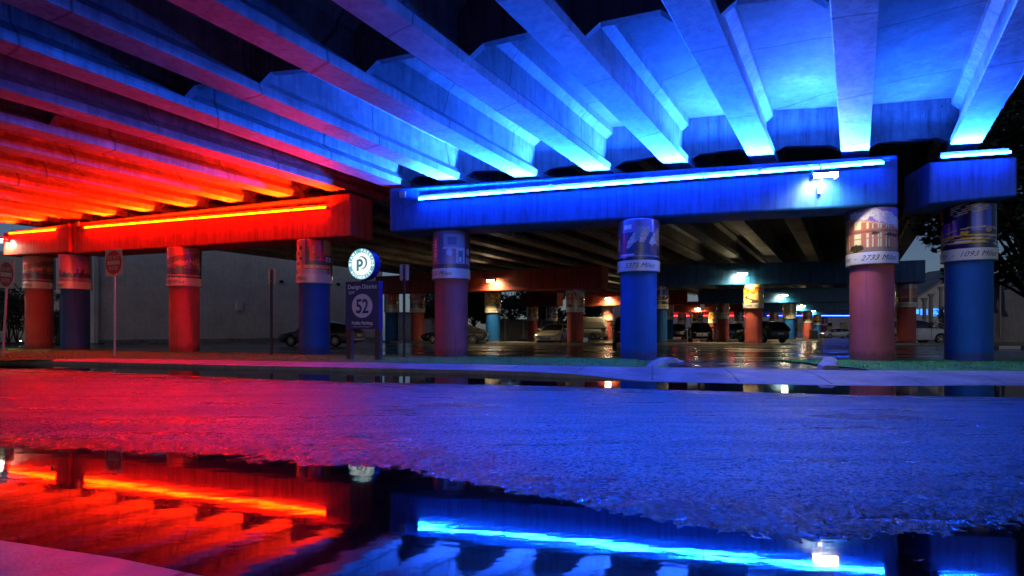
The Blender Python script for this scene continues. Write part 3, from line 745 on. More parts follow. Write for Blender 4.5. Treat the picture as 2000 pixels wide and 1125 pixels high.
def wrap_mesh(kind, seed, rad, h, nu=144, nv=48):
    key = (kind, seed, round(h, 2), nu, rad)
    if key in PCACHE: return PCACHE[key]
    img = picture(kind, seed); H, Wd, _ = img.shape
    vs = []; cols = []; fs = []
    for j in range(nv + 1):
        for i in range(nu):
            a = math.pi + 2 * math.pi * i / nu            # i = 0 is the left edge seen from the street
            vs.append((rad * math.cos(a), rad * math.sin(a), h * j / nv))
            u = (2 * i / nu) % 1.0; iv = min(H - 1, int(j / nv * H)); iu = min(Wd - 1, int(u * Wd)); cols.append(img[iv, iu])
    for j in range(nv):
        for i in range(nu): i2 = (i + 1) % nu; fs.append((j*nu+i, j*nu+i2, (j+1)*nu+i2, (j+1)*nu+i))
    b = len(vs)                                           # closed top rim
    for i in range(nu):
        a = math.pi + 2 * math.pi * i / nu; vs.append(((rad-.05) * math.cos(a), (rad-.05) * math.sin(a), h)); cols.append((.02, .02, .02))
    for i in range(nu): i2 = (i + 1) % nu; fs.append((nv*nu+i, nv*nu+i2, b+i2, b+i))
    me = bpy.data.meshes.new('picture_wrap'); me.from_pydata(vs, [], fs); me.update()
    at = me.color_attributes.new('picture', 'FLOAT_COLOR', 'POINT')
    at.data.foreach_set('color', np.concatenate([np.array(cols), np.ones((len(cols), 1))], 1).astype(np.float32).ravel())
    me.polygons.foreach_set('use_smooth', [True] * len(me.polygons)); me.materials.append(M['picture'])
    PCACHE[key] = me; return me
def text_mesh(body, size, shear=0.0, extrude=0.0, align='LEFT', res=2, bold=0.0, spacing=1.0):
    cu = bpy.data.curves.new('lettering', 'FONT'); cu.body = body; cu.size = size; cu.shear = shear; cu.extrude = extrude
    cu.align_x = align; cu.resolution_u = res; cu.offset = bold; cu.space_character = spacing
    ob = bpy.data.objects.new('lettering', cu); COL.objects.link(ob)
    dg = bpy.context.evaluated_depsgraph_get(); dg.update()
    me = bpy.data.meshes.new_from_object(ob.evaluated_get(dg)); bpy.data.objects.remove(ob); bpy.data.curves.remove(cu); me.name = 'lettering'
    return me
def wrap_text(body, rad, h, z, u0, parent, size):
    """text bent round the cylinder; u0: start, 0 = left edge, 1 = right edge of the visible half"""
    me = text_mesh(body, size, .45, 0, 'LEFT', 3, 0, 1.05)
    bm = bmesh.new(); bm.from_mesh(me); bmesh.ops.subdivide_edges(bm, edges=[e for e in bm.edges if e.calc_length() > .06], cuts=2)
    for v in bm.verts:
        x, y = v.co.x, v.co.y; a = math.pi + u0 * math.pi + x / rad; v.co = Vector(((rad + .004) * math.cos(a), (rad + .004) * math.sin(a), z + y))
    bm.to_mesh(me); bm.free(); return link('script_lettering', me, M['ink'], parent)
PH = 1.20; BH = .31
def pillar(pos, zbot, ztop, paint, label, kind, seed=0, txt=None, u0=.0, detail=True, group='painted bridge pillars', rad=.535, turn=0.0, tsize=.20):
    root = empty('bridge_pillar', (pos[0], pos[1], zbot)); tag(root, label, 'pillar', group)
    wr = rad * 1.145
    n = 64 if detail else 28
    mb = MB().lathe([(rad, -.3), (rad, ztop - zbot + .01)], n); mb.build('shaft', M['terra_shaft' if paint == 't' else 'blue_shaft'], root, True)
    zt = ztop - zbot - .02
    w_ = link('picture_wrap', wrap_mesh(kind, seed, wr, PH) if detail else wrap_mesh(kind, seed, wr, PH, 64, 24), None, root); w_.location = (0, 0, zt - PH)
    face = math.atan2(pos[0], pos[1])                     # picture faces the camera side
    w_.rotation_euler = (0, 0, -face + turn)
    bd = MB().lathe([(rad + .004, zt - PH - BH), (wr + .012, zt - PH - BH), (wr + .014, zt - PH - BH + .02), (wr + .014, zt - PH), (wr, zt - PH + .006)], n, cap=False).build('caption_band', M['band'], root, True)
    if txt:
        t = wrap_text(txt, wr + .014, BH, zt - PH - BH + .09, u0, bd, tsize); t.rotation_euler = (0, 0, -face + turn)
    if detail:   # steel strap along the band's lower edge
        MB().lathe([(wr + .013, zt - PH - BH - .006), (wr + .019, zt - PH - BH - .006), (wr + .019, zt - PH - BH + .008), (wr + .013, zt - PH - BH + .008)], n, cap=False).build('strap', M['steel'], root, True)
    return root
def cap_under(key, x, y):
    a0, a1, b0, b1, d = CAPS[key][1]; t = ((x - a0.x) * d.x + (y - a0.y) * d.y) / (b0 - a0).length; return a0.z + (b0.z - a0.z) * t
PINFO = {
 'R3': ('redB', 'harbour', '2080 Miles', -.10, 'orange-red pillar with a quay picture beside the leaning do not enter sign'),
 'R4': ('red', 'skyline', 'Miles', .04, 'blue pillar with a dusk skyline picture beside the leftmost red pillar'),
 'R2': ('red', 'harbour', '4180 Miles', .02, 'red pillar in front of the middle of the grey wall'),
 'R1': ('red', 'street', 'Miles', .12, 'blue pillar in front of the dark sedan and left of the parking sign'),
 'C1': ('blue', 'rowhouse', '1625 Miles', .03, 'purple-lit pillar with a brick street picture captioned 1625 Miles'),
 'C2': ('blue', 'plants', 'ing  -  5375 Miles', .0, 'bright blue pillar with a big leaf picture captioned 5375 Miles'),
 'C3': ('blue', 'corner', 'ngeles  -  2733 Miles', -.06, 'pink pillar with a lit corner building picture captioned 2733 Miles'),
 'C4': ('right', 'night', 'City  -  1093 Miles', .05, 'blue pillar at the right with a night avenue picture captioned City 1093 Miles'),
}
for k, (capk, kind, txt, u0, labl) in PINFO.items():
    px, d, pt = PIL[k]; x, y = WX(px, d), d * S
    pillar((x, y), .12, cap_under(capk, x, y), pt, labl, kind, {'R3': 1, 'R2': 2}.get(k, 3), txt, u0, True, 'pillars along the street')
FINFO = {
 'D1': ('D', 'street', 'dark blue pillar just right of the parking sign board'),
 'D2': ('D', 'harbour', 'terracotta pillar behind the slim post right of the parking sign'),
 'D3': ('D', 'garden', 'dark blue pillar with a golden tree picture under a floodlight'),
 'D4': ('D', 'corner', 'terracotta pillar standing just right of the silver sedan'),
 'E1': ('E', 'night', 'teal pillar half hidden behind the bright blue front pillar'),
 'E2': ('E', 'autumn', 'terracotta pillar with an autumn lane picture under a floodlight'),
 'E4': ('E4', 'tram', 'terracotta pillar between the pink pillar and the white car'),
 'F1': ('F', 'autumn', 'terracotta pillar behind the bonnet of the silver sedan'),
 'F2': ('F', 'night', 'blue pillar rising behind the roof of the silver sedan'),
 'F3': ('F3', 'bay', 'terracotta pillar with a bay picture at the rear of the white van'),
 'F4': ('F3', 'skyline', 'dark blue pillar just left of the dark off-roader'),
 'G1': ('G', 'street', 'terracotta pillar just right of the dark crossover facing the street'),
 'G2': ('G', 'birch', 'teal pillar with a birch forest picture under a floodlight'),
 'H1': ('H', 'bay', 'distant terracotta pillar behind the dark off-roader'),
 'H2': ('H', 'garden', 'distant terracotta pillar behind the small do not enter sign'),
 'H3': ('H', 'autumn', 'distant terracotta pillar behind the dark crossover'),
 'H4': ('H5', 'rowhouse', 'distant blue pillar behind the dark pickup'),
 'H5': ('H5', 'bay', 'distant terracotta pillar behind the dark estate car'),
 'H6': ('H5', 'bay', 'distant terracotta pillar just right of the far lit parking sign'),
 'J1': ('J', 'garden', 'farthest blue pillar with an orange tree picture'),
 'J2': ('J', 'skyline', 'farthest pinkish pillar by the distant silver car'),
}
CAPT = {'D3': ('562 Miles', .2), 'E2': ('-  4140 Mi', .15), 'E4': ('6180 Miles', .2), 'E1': ('Miles', .6), 'D1': ('Miles', .15), 'D2': ('1310 Miles', .1), 'G2': ('Miles', .35)}
for nm, px, d, pt, row in ROWS:
    capk, kind, labl = FINFO[nm]; x, y = WX(px, d), d * S
    tx, u0 = CAPT.get(nm, (None, 0))
    pillar((x, y), LOTZ, cap_under(capk, x, y), pt, labl, kind, 11, tx, u0, row == 1, 'pillars inside the parking lot')

# ------------------------------------------------------------------ raised islands under the inner rows
def island(pxa, da, pxb, db, wd=2.0, h=.13):
    a = Vector((WX(pxa, da), da * S, 0)); b = Vector((WX(pxb, db), db * S, 0)); d = (b - a).normalized(); n = Vector((-d.y, d.x, 0))
    pts = []
    for k in range(9): t = -math.pi / 2 + math.pi * k / 8; pts.append(b + d * math.cos(t) * wd / 2 + n * math.sin(t) * wd / 2)
    for k in range(9): t = math.pi / 2 + math.pi * k / 8; pts.append(a + d * math.cos(t) * wd / 2 + n * math.sin(t) * wd / 2)
    m = len(pts); mb = MB(); c = (a + b) / 2
    mb.add([p + Vector((0, 0, LOTZ - .05)) for p in pts] + [p + Vector((0, 0, LOTZ + h)) for p in pts], [tuple(range(m, 2*m))] + [(i, (i+1) % m, (i+1) % m + m, i + m) for i in range(m)])
    return tag(mb.build('traffic_island', M['kerb']), kind='structure')
for args in ((745, 54.5, 850, 51.0), (925, 48.6, 1195, 41.2), (1290, 43.4, 1512, 42.0), (1735, 42.6, 1860, 42.0), (1025, 71, 1090, 67), (1170, 70, 1330, 66), (1375, 64.5, 1585, 64.2), (1300, 93, 1600, 85)):
    island(*args)

# ------------------------------------------------------------------ light tubes
def strip(label, knots, ys, dfun, mat, up, off=.11, r=.026, box=True):
    """knots: photo x of the joints, ys: (y at first, y at last)"""
    x0, x1 = knots[0], knots[-1]
    def P(px):
        y = ys[0] + (ys[1] - ys[0]) * (px - x0) / (x1 - x0); d = dfun(px) - off / S; return W(px, y, d)
    a = P(x0); root = empty('light_strip', a); tag(root, label, 'light strip', 'glowing light strips on the cap beams')
    off0 = Vector(a)
    pts = [P(k) - off0 for k in knots]
    for p, q in zip(pts, pts[1:]):
        d = (q - p).normalized()
        tm = MB().tube([p + d * .018, q - d * .018], r, 12).build('light_tube', [mat, up, M['dark_steel'], M['blue_led_mid'] if mat is M['blue_led'] else M['red_led_mid']], root, False)
        bk = Vector((-d.y, d.x, 0)).normalized()
        for pl in tm.data.polygons:
            nn = pl.normal; pl.material_index = 1 if nn.z > .9 else (2 if nn.dot(bk) > -.2 else (3 if nn.z > .3 else 0))
    dd = (pts[-1] - pts[0]).normalized(); n = Vector((-dd.y, dd.x, 0)).normalized()
    for k, p in enumerate(pts):                          # clamps and end caps
        hb = MB(); hb.box(-.016, .016, -.03, .03, -.034, .034, Matrix.Translation(p) @ Matrix.Rotation(math.atan2(dd.y, dd.x), 4, 'Z'))
        hb.tube([p, p + n * (off - .005)], .012, 6); hb.build('clamp', M['dark_steel'], root)
    ang_ = math.atan2(dd.y, dd.x)
    for p, q in zip(pts, pts[1:]):
        Lq = (q - p).length; pm = Matrix.Translation(p) @ Matrix.Rotation(math.atan2(q.y - p.y, q.x - p.x), 4, 'Z') @ Matrix.Rotation(-math.asin((q.z - p.z) / Lq), 4, 'Y')
        MB().box(.02, Lq - .02, .034, .046, -.045, .125, pm).build('housing', M['black'], root)  # tall plate added behind the tube to keep its light off the cap
    cb = [p + Vector((0, 0, .16)) + n * (off - .03) for p in pts]
    if len(pts) > 2: MB().tube(cb, .012, 6).build('conduit', M['dark_steel'], root)
    if box:
        jb = MB(); q = pts[0] + Vector((0, 0, .20)) + n * (off - .05) - dd * .55
        jb.bbox(-.10, .10, -.045, .045, -.10, .10, .012, Matrix.Translation(q) @ Matrix.Rotation(math.atan2(dd.y, dd.x), 4, 'Z')); jb.build('junction_box', M['steel'], root)
        MB().tube([q + Vector((0, 0, -.1)), q + Vector((0, 0, -.3)), q + Vector((.1, -.0, -.42)), pts[0] + Vector((-.03, 0, -.02))], .009, 6).build('cable', M['dark_steel'], root, True)
    return root
strip('long strip of glowing blue light tubes on the blue cap beam', [817, 898.6, 984, 1074, 1168, 1268, 1373.6, 1484, 1602, 1727], (389, 318), dB, M['blue_led'], M['blue_led_up'])
strip('short glowing blue tube above the short blue cap beam at the right', [1836, 1975], (307, 297.5), lambda px: 17.05 + (px - 1815) / 173 * -.5, M['blue_led'], M['blue_led_up'], box=False)
strip('long strip of glowing yellow-red light tubes on the red cap beam', [165, 215, 268.6, 323, 381, 441, 503, 569, 638], (445, 405), dR, M['red_led'], M['red_led_up'])
strip('short glowing yellow-red tube pair on the cap beam at the left edge', [18, 62, 110], (456.5, 449), lambda px: dR(px) - 0.12 / S, M['red_led'], M['red_led_up'], box=False)

def far_strip(label, x0, x1, y, d, mat):
    p = W(x0, y, d); q = W(x1, y, d); root = empty('light_strip', p); tag(root, label, 'light strip', 'light strips at the far end of the lot')
    n = max(2, int((q - p).length / 1.8)); e = (q - p) / n
    for k in range(n): MB().tube([e * k + e * .02, e * (k + 1) - e * .02], .05, 6).build('light_tube', mat, root, True)
    for k in range(n + 1): MB().box(-.02, .02, 0, .18, -.06, .06, Matrix.Translation(e * k)).build('clamp', M['dark_steel'], root)
M['far_red'] = emit('far_red_tube', (1.0, .03, .02), 25.0)
M['far_blue'] = emit('far_blue_tube', (.02, .10, 1.0), 30.0)
CAPS['K1'] = far_cap(1290, 619, 118, 1480, 618, 116, M['red_paint'], 'last red cap beam glowing at the far end of the lot')
CAPS['K2'] = far_cap(1494, 619, 116, 1760, 618, 114, M['blue_paint'], 'last blue cap beam glowing at the far end of the lot')
far_strip('thin red glowing strip at the far end of the lot', 1300, 1478, 616.5, 115.4, M['far_red'])
far_strip('thin blue glowing strip at the far end of the lot', 1498, 1750, 616.5, 113.4, M['far_blue'])

# ------------------------------------------------------------------ floodlights on the cap beams
def flood(px, py, d, ang, label, mat, power=1.0, drop=.30, size=.55, reach=.38, tl=-5, dp=.15):
    """head centre at the pixel; ang: direction of the cap beam"""
    p = W(px, py, d); root = empty('floodlight', p, ang); tag(root, label, 'floodlight', 'floodlights on the cap beams')
    # local: x along beam, +y towards the beam
    tilt = Matrix.Rotation(R(tl), 4, 'X')
    hd = MB().bbox(-size/2, size/2, -dp, dp, .0, .085, .015, tilt)
    for k in range(7): hd.box(-size/2 + .05 + k * (size - .1) / 6.2, -size/2 + .058 + k * (size - .1) / 6.2, -.13, .13, .087, .125, tilt)
    hd.build('housing', M['dark_steel'], root)
    MB().box(-size/2 + .03, size/2 - .03, -dp + .02, dp - .02, -.012, -.004, tilt).build('lens', mat, root)
    sk = MB(); sk.box(-size/2, -size/2 + .015, -dp, dp, -.12, -.003, tilt); sk.box(size/2 - .015, size/2, -dp, dp, -.12, -.003, tilt); sk.build('side_shield', M['dark_steel'], root)
    MB().box(-size/2 + .018, size/2 - .018, -dp, -dp + .012, -.12, -.003, tilt).build('glow_skirt', M['flood_front'], root)  # glowing skirt added to screen the lens and brighten the girders
    MB().box(-.05, .05, reach - .06, reach - .005, -drop - .12, -drop + .10).build('wall_box', M['steel'], root)
    MB().tube([(0, .06, .0), (0, .20, -.12), (0, reach - .05, -drop + .02)], .022, 8).build('bracket', M['steel'], root, True)
    return root
aB = math.atan2(-.212, 1); aR = math.atan2(-.42, 1)
flood(1609, 341.5, dB(1609) - .40 / S, aB, 'white floodlight under the blue tubes near the pink pillar', M['flood_white'], size=.62, tl=-4, dp=.17)
flood(6, 468.5, dR(6) - .65 / S, aR, 'white floodlight on the orange end of the red cap beam at the left edge', M['flood_white'], size=.6, reach=.5)
def cap_front_d(key, px):
    a0, a1, b0, b1, d = CAPS[key][1]
    # depth where the view ray through px meets the front face line
    k = (px - 1000) / F; t = (k * a0.y - a0.x) / (d.x - k * d.y); return (a0.y + d.y * t) / S
for px, py, key, labl in ((960, 547, 'D', 'yellow-white floodlight on the red cap beam above the golden tree pillar'),
                          (1449, 533.5, 'E', 'yellow-white floodlight on the blue cap beam above the autumn lane pillar'),
                          (1188, 583, 'F3', 'small yellow-white floodlight on the far red cap beam over the white van'),
                          (1531, 576, 'G', 'small yellow-white floodlight on the blue cap beam above the birch pillar'),
                          (1567, 597, 'H5', 'tiny far floodlight on the third blue cap beam'),
                          (1363, 603, 'H', 'tiny far floodlight on the distant red cap beam'),
                          (1588, 607, 'J', 'tiniest floodlight on the most distant blue cap beam')):
    d = cap_front_d(key, px) - .57 / S; dd = CAPS[key][1][4]
    flood(px, py, d, math.atan2(dd.y, dd.x), labl, M['flood'], size=.6, reach=.55)

# ------------------------------------------------------------------ signs
def put_text(body, size, x, z, parent, mat, align='CENTER', y=-.006, bold=0.0, shear=0, name='lettering', xs=1.0, spacing=1.0, rot=0.0):
    me = text_mesh(body, size, shear, 0, align, 3, bold, spacing)
    M4 = Matrix.Translation((x, y, z)) @ Matrix.Rotation(rot, 4, 'Y') @ Matrix.Rotation(R(90), 4, 'X') @ Matrix.Scale(xs, 4, (1, 0, 0))
    me.transform(M4); return link(name, me, mat, parent)
def disc(mb, r, y0, y1, cx, cz, n=40, sx=1.0):
    return mb.prism([(cx + r * sx * math.cos(2 * math.pi * k / n), cz + r * math.sin(2 * math.pi * k / n)) for k in range(n)], y0, y1)
def rounded(w_, h, r, cx=0, cz=0, n=5):
    p = []
    for sx, sz, a0 in ((1, 1, 0), (-1, 1, 90), (-1, -1, 180), (1, -1, 270)):
        for k in range(n + 1):
            a = R(a0 + 90 * k / n); p.append((cx + sx * (w_/2 - r) + r * math.cos(a), cz + sz * (h/2 - r) + r * math.sin(a)))
    return p
def do_not_enter(pos, rz, size, zc, label, lean=0.0, back=False, detail=True):
    root = empty('do_not_enter_sign', pos, rz); tag(root, label, 'road sign', 'do not enter signs'); root.rotation_euler = (0, lean, rz)
    MB().prism(rounded(size, size * 1.04, .05, 0, zc), -.004, .0).build('sign_plate', M['white_sign'], root)
    f = disc(MB(), size * .47, -.0065, -.0043, 0, zc).build('red_disc', M['red_sign'], root)
    MB().box(-size * .36, size * .36, -.0085, -.0068, zc - size * .075, zc + size * .075).build('white_bar', M['white_sign'], f)
    for t, dz in (('DO NOT', .14), ('ENTER', -.295)):
        put_text(t, size * .20, 0, zc + size * dz, f, M['white_sign'], y=-.009, bold=.002, xs=.92)
    MB().tube([(0, .035, -.05), (0, .035, zc + size * .5)], .033, 8).build('post', M['alu'], root, True)
    b = MB()
    for dz in (-.25, .25): b.lathe([(.012, 0), (.012, .012)], 8, Matrix.Translation((0, -.004, zc + size * dz)) @ Matrix.Rotation(R(90), 4, 'X'))
    b.build('bolt', M['steel'], root)
    return root
p = WG(222, 696, .145); do_not_enter((p.x, p.y, .14), R(-22), .84, CAMZ + (HOR - 513) / F * p.y - .14, 'upright do not enter sign in front of the grey wall corner')
p = WG(3, 697, .145); do_not_enter((p.x, p.y, .14), R(-22), .84, CAMZ + (HOR - 536) / F * p.y - .14, 'leaning do not enter sign cut by the left edge', lean=R(5.5))
def sign_back(px, py, zc_px, wpx, hpx, label):
    p = WG(px, py, .145); sc_ = p.y / F; w_ = wpx * sc_; h = hpx * sc_; zc = CAMZ + (HOR - zc_px) * sc_ - .14
    root = empty('parking_notice', (p.x, p.y, .14), R(-8)); tag(root, label, 'sign', 'signs seen from the back')
    MB().prism(rounded(w_, h, .04, 0, zc), 0.02, .024).build('sign_plate', M['alu'], root)
    MB().box(-.035, .035, -.035, .018, -.05, zc + h * .5 - .02).build('post', M['dark_steel'], root)
    b = MB()
    for dz in (-.3, .3): b.lathe([(.014, 0), (.014, .014)], 8, Matrix.Translation((0, -.035, zc + h * dz)) @ Matrix.Rotation(R(90), 4, 'X'))
    b.build('bolt', M['steel'], root); return root
sign_back(530.5, 694, 540, 17, 29, 'blank back of a small orange-lit sign on a slim post left of the blue pillar')
sign_back(789.5, 698, 532, 18.5, 31, 'blank back of a small pink-lit sign on a slim post right of the parking sign')

def lot_sign(pos, rz, k, label, sc_=1.0):
    root = empty('parking_lot_sign', pos, rz); tag(root, label, 'parking sign', 'illuminated parking lot signs')
    PW, Pz0, Pz1 = 1.14 * k, 0.885 * k, 2.26 * k
    for sx in (-1, 1): MB().bbox(sx * (PW/2 - .085*k) - .085*k, sx * (PW/2 - .085*k) + .085*k, -.06*k, .08*k, -.1, Pz0 + .01, .008).build('post', M['post_brown'], root)
    pan = MB().bbox(-PW/2, PW/2, -.09*k, .10*k, Pz0, Pz1, .01).build('sign_panel', M['navy'], root)
    y = -.094*k
    put_text('Design District', .172*k, 0, Pz1 - .215*k, pan, M['pale_letter'], y=y, bold=.004*k, xs=.93)
    put_text('LOT', .11*k, -PW/2 + .11*k, Pz1 - .36*k, pan, M['pale_letter'], 'LEFT', y=y, bold=.003*k)
    put_text('Public Parking', .125*k, 0, Pz0 + .135*k, pan, M['pale_letter'], y=y, bold=.004*k)
    put_text('www.miamiparking.com', .062*k, 0, Pz0 + .055*k, pan, M['pale_letter'], y=y)
    zc = (Pz0 + Pz1) / 2 - .02*k
    d = disc(MB(), .345*k, -.0935*k, -.0905*k, 0, zc, 48).build('number_disc', M['pale_letter'], pan)
    put_text('52', .56*k, 0, zc - .20*k, d, M['navy'], y=-.0965*k, bold=.012*k, xs=.80, spacing=.95)
    hz = 2.26*k + .49*k
    MB().box(-.06*k, .06*k, -.05*k, .05*k, Pz1 + .003, hz - .40*k).build('neck', M['post_brown'], root)
    MBd = MB(); disc(MBd, .45*k, -.12*k, .16*k, 0, hz, 56); head = MBd.build('round_lightbox', M['navy'], root)
    rg = disc(MB(), .44*k, -.128*k, -.1215*k, 0, hz, 56).build('ring_face', M['ring_glow'], head)
    fc = disc(MB(), .325*k, -.135*k, -.1295*k, 0, hz, 56).build('lit_face', M['sign_glow'], head)
    yl = -.1315*k
    def arc(body, r, a0, a1, flip, size):
        n = len(body)
        for i, ch in enumerate(body):
            if ch == ' ': continue
            a = R(a0 + (a1 - a0) * i / (n - 1)); x, z = r * math.sin(a), r * math.cos(a)
            me = text_mesh(ch, size, 0, 0, 'CENTER', 2, .006*k); me.transform(Matrix.Translation((0, -size * .35, 0)))
            rot = a if not flip else a + math.pi
            me.transform(Matrix.Translation((x, yl, hz + z)) @ Matrix.Rotation(rot, 4, 'Y') @ Matrix.Rotation(R(90), 4, 'X')); link('lettering', me, M['sign_glow'], rg)
    arc('MIAMI PARKING', .385*k, -92, 96, False, .105*k); arc('AUTHORITY', .385*k, 234, 126, True, .105*k)
    lg = MB()      # the P with two crescents
    lg.box(-.155*k, -.085*k, -.1375*k, -.136*k, hz - .20*k, hz + .125*k)
    def ringpart(cx, cz, r0, r1, a0, a1, n=22):
        vs = []; fs = []
        for i in range(n + 1):
            a = R(a0 + (a1 - a0) * i / n)
            for r_ in (r0, r1): vs.append((cx + r_ * math.cos(a), -.1375*k, cz + r_ * math.sin(a)))
        for i in range(n): fs.append((2*i, 2*i+1, 2*i+3, 2*i+2))
        lg.add(vs, fs)
    ringpart(-.055*k, hz + .03*k, .045*k, .115*k, -115, 115); 
    def crescent(cx, cz, r, wd, a0, a1, n=24):
        vs = []; fs = []
        for i in range(n + 1):
            t = i / n; a = R(a0 + (a1 - a0) * t); wv = wd * math.sin(math.pi * t)
            for r_ in (r - wv / 2, r + wv / 2): vs.append((cx + r_ * math.cos(a), -.1375*k, cz + r_ * math.sin(a)))
        for i in range(n): fs.append((2*i, 2*i+1, 2*i+3, 2*i+2))
        lg.add(vs, fs)
    crescent(.0, hz + .03*k, .175*k, .055*k, -110, 130)
    lg.build('logo', M['teal_letter'], fc)
    return root
p = WG(711, 702.5, .145)
lot_sign((p.x, p.y, .14), R(-20), 1.0, 'large navy parking sign numbered 52 with a lit round lightbox on top at the kerb')
p = W(1547, 664, 92); lot_sign((p.x, p.y, LOTZ), R(4), 1.32, 'far off second parking sign numbered 52 beyond the inner pillars')
p = W(1367, 660, 58.0); do_not_enter((p.x, p.y, LOTZ), R(4), .62, CAMZ + (HOR - 622) / F * p.y - LOTZ, 'small do not enter sign above the roof of the dark crossover')
for px, pz, d, labl in ((1371.5, 600.5, 46.0, 'tall dark post with a grey notice in front of the dark crossover'), (1349, 613, 62.0, 'shorter post with a pale grey notice left of the dark crossover')):
    p = W(px, 667, d); zc = CAMZ + (HOR - pz) / F * d * S - LOTZ
    root = empty('parking_notice', (p.x, p.y, LOTZ), 0); tag(root, labl, 'sign', 'notices on posts inside the lot')
    MB().prism(rounded(.30, .46, .03, 0, zc), -.03, -.026).build('sign_plate', M['alu'], root)
    MB().tube([(0, 0, -.03), (0, 0, zc + .24)], .028, 8).build('post', M['dark_steel'], root, True)

# ------------------------------------------------------------------ vehicles
STY = {
 'sedan': dict(L=4.85, Wd=1.86, hood=[(0, .62), (.04, .72), (.12, .80), (.27, .93), (.30, .955)], deck=[(.80, 1.04), (.90, 1.02), (.97, .97), (1, .80)],
               cab=[(.265, .95), (.42, 1.40), (.52, 1.455), (.64, 1.44), (.76, 1.32), (.90, 1.02)], cabw=(.90, .66), wheels=(.195, .785), wr=.335, zb=.20),
 'suv': dict(L=4.75, Wd=1.92, hood=[(0, .75), (.03, .95), (.10, 1.03), (.25, 1.12), (.28, 1.14)], deck=[(.88, 1.16), (.96, 1.12), (1, .85)],
               cab=[(.235, 1.13), (.36, 1.62), (.48, 1.72), (.74, 1.70), (.90, 1.62), (.985, 1.12)], cabw=(.93, .74), wheels=(.19, .80), wr=.37, zb=.26),
 'jeep': dict(L=4.3, Wd=1.86, hood=[(0, .85), (.02, 1.08), (.10, 1.14), (.30, 1.17), (.33, 1.18)], deck=[(.9, 1.18), (.98, 1.16), (1, .9)],
               cab=[(.33, 1.18), (.39, 1.74), (.46, 1.82), (.75, 1.82), (.965, 1.80), (.99, 1.17)], cabw=(.96, .84), wheels=(.19, .80), wr=.40, zb=.34),
 'van': dict(L=5.9, Wd=2.05, hood=[(0, .80), (.02, 1.05), (.08, 1.20), (.14, 1.30), (.16, 1.32)], deck=[(.9, 1.34), (.985, 1.34), (1, 1.2)],
               cab=[(.13, 1.30), (.25, 2.20), (.30, 2.46), (.6, 2.50), (.97, 2.48), (.995, 1.34)], cabw=(.98, .90), wheels=(.17, .77), wr=.35, zb=.28),
 'pickup': dict(L=5.6, Wd=1.98, hood=[(0, .85), (.02, 1.05), (.10, 1.12), (.26, 1.18), (.29, 1.20)], deck=[(.64, 1.18), (.97, 1.16), (1, .9)],
               cab=[(.27, 1.19), (.36, 1.72), (.42, 1.84), (.56, 1.84), (.63, 1.74), (.66, 1.18)], cabw=(.93, .78), wheels=(.18, .79), wr=.40, zb=.36),
}
def interp1(tab, x):
    return float(np.interp(x, [t[0] for t in tab], [t[1] for t in tab]))
def smooth_tab(tab, n=40):
    xs = np.linspace(tab[0][0], tab[-1][0], n); ys = np.interp(xs, [t[0] for t in tab], [t[1] for t in tab])
    for _ in range(3): ys[1:-1] = (ys[:-2] + 2 * ys[1:-1] + ys[2:]) / 4
    return list(zip(xs, ys))
CARC = {}
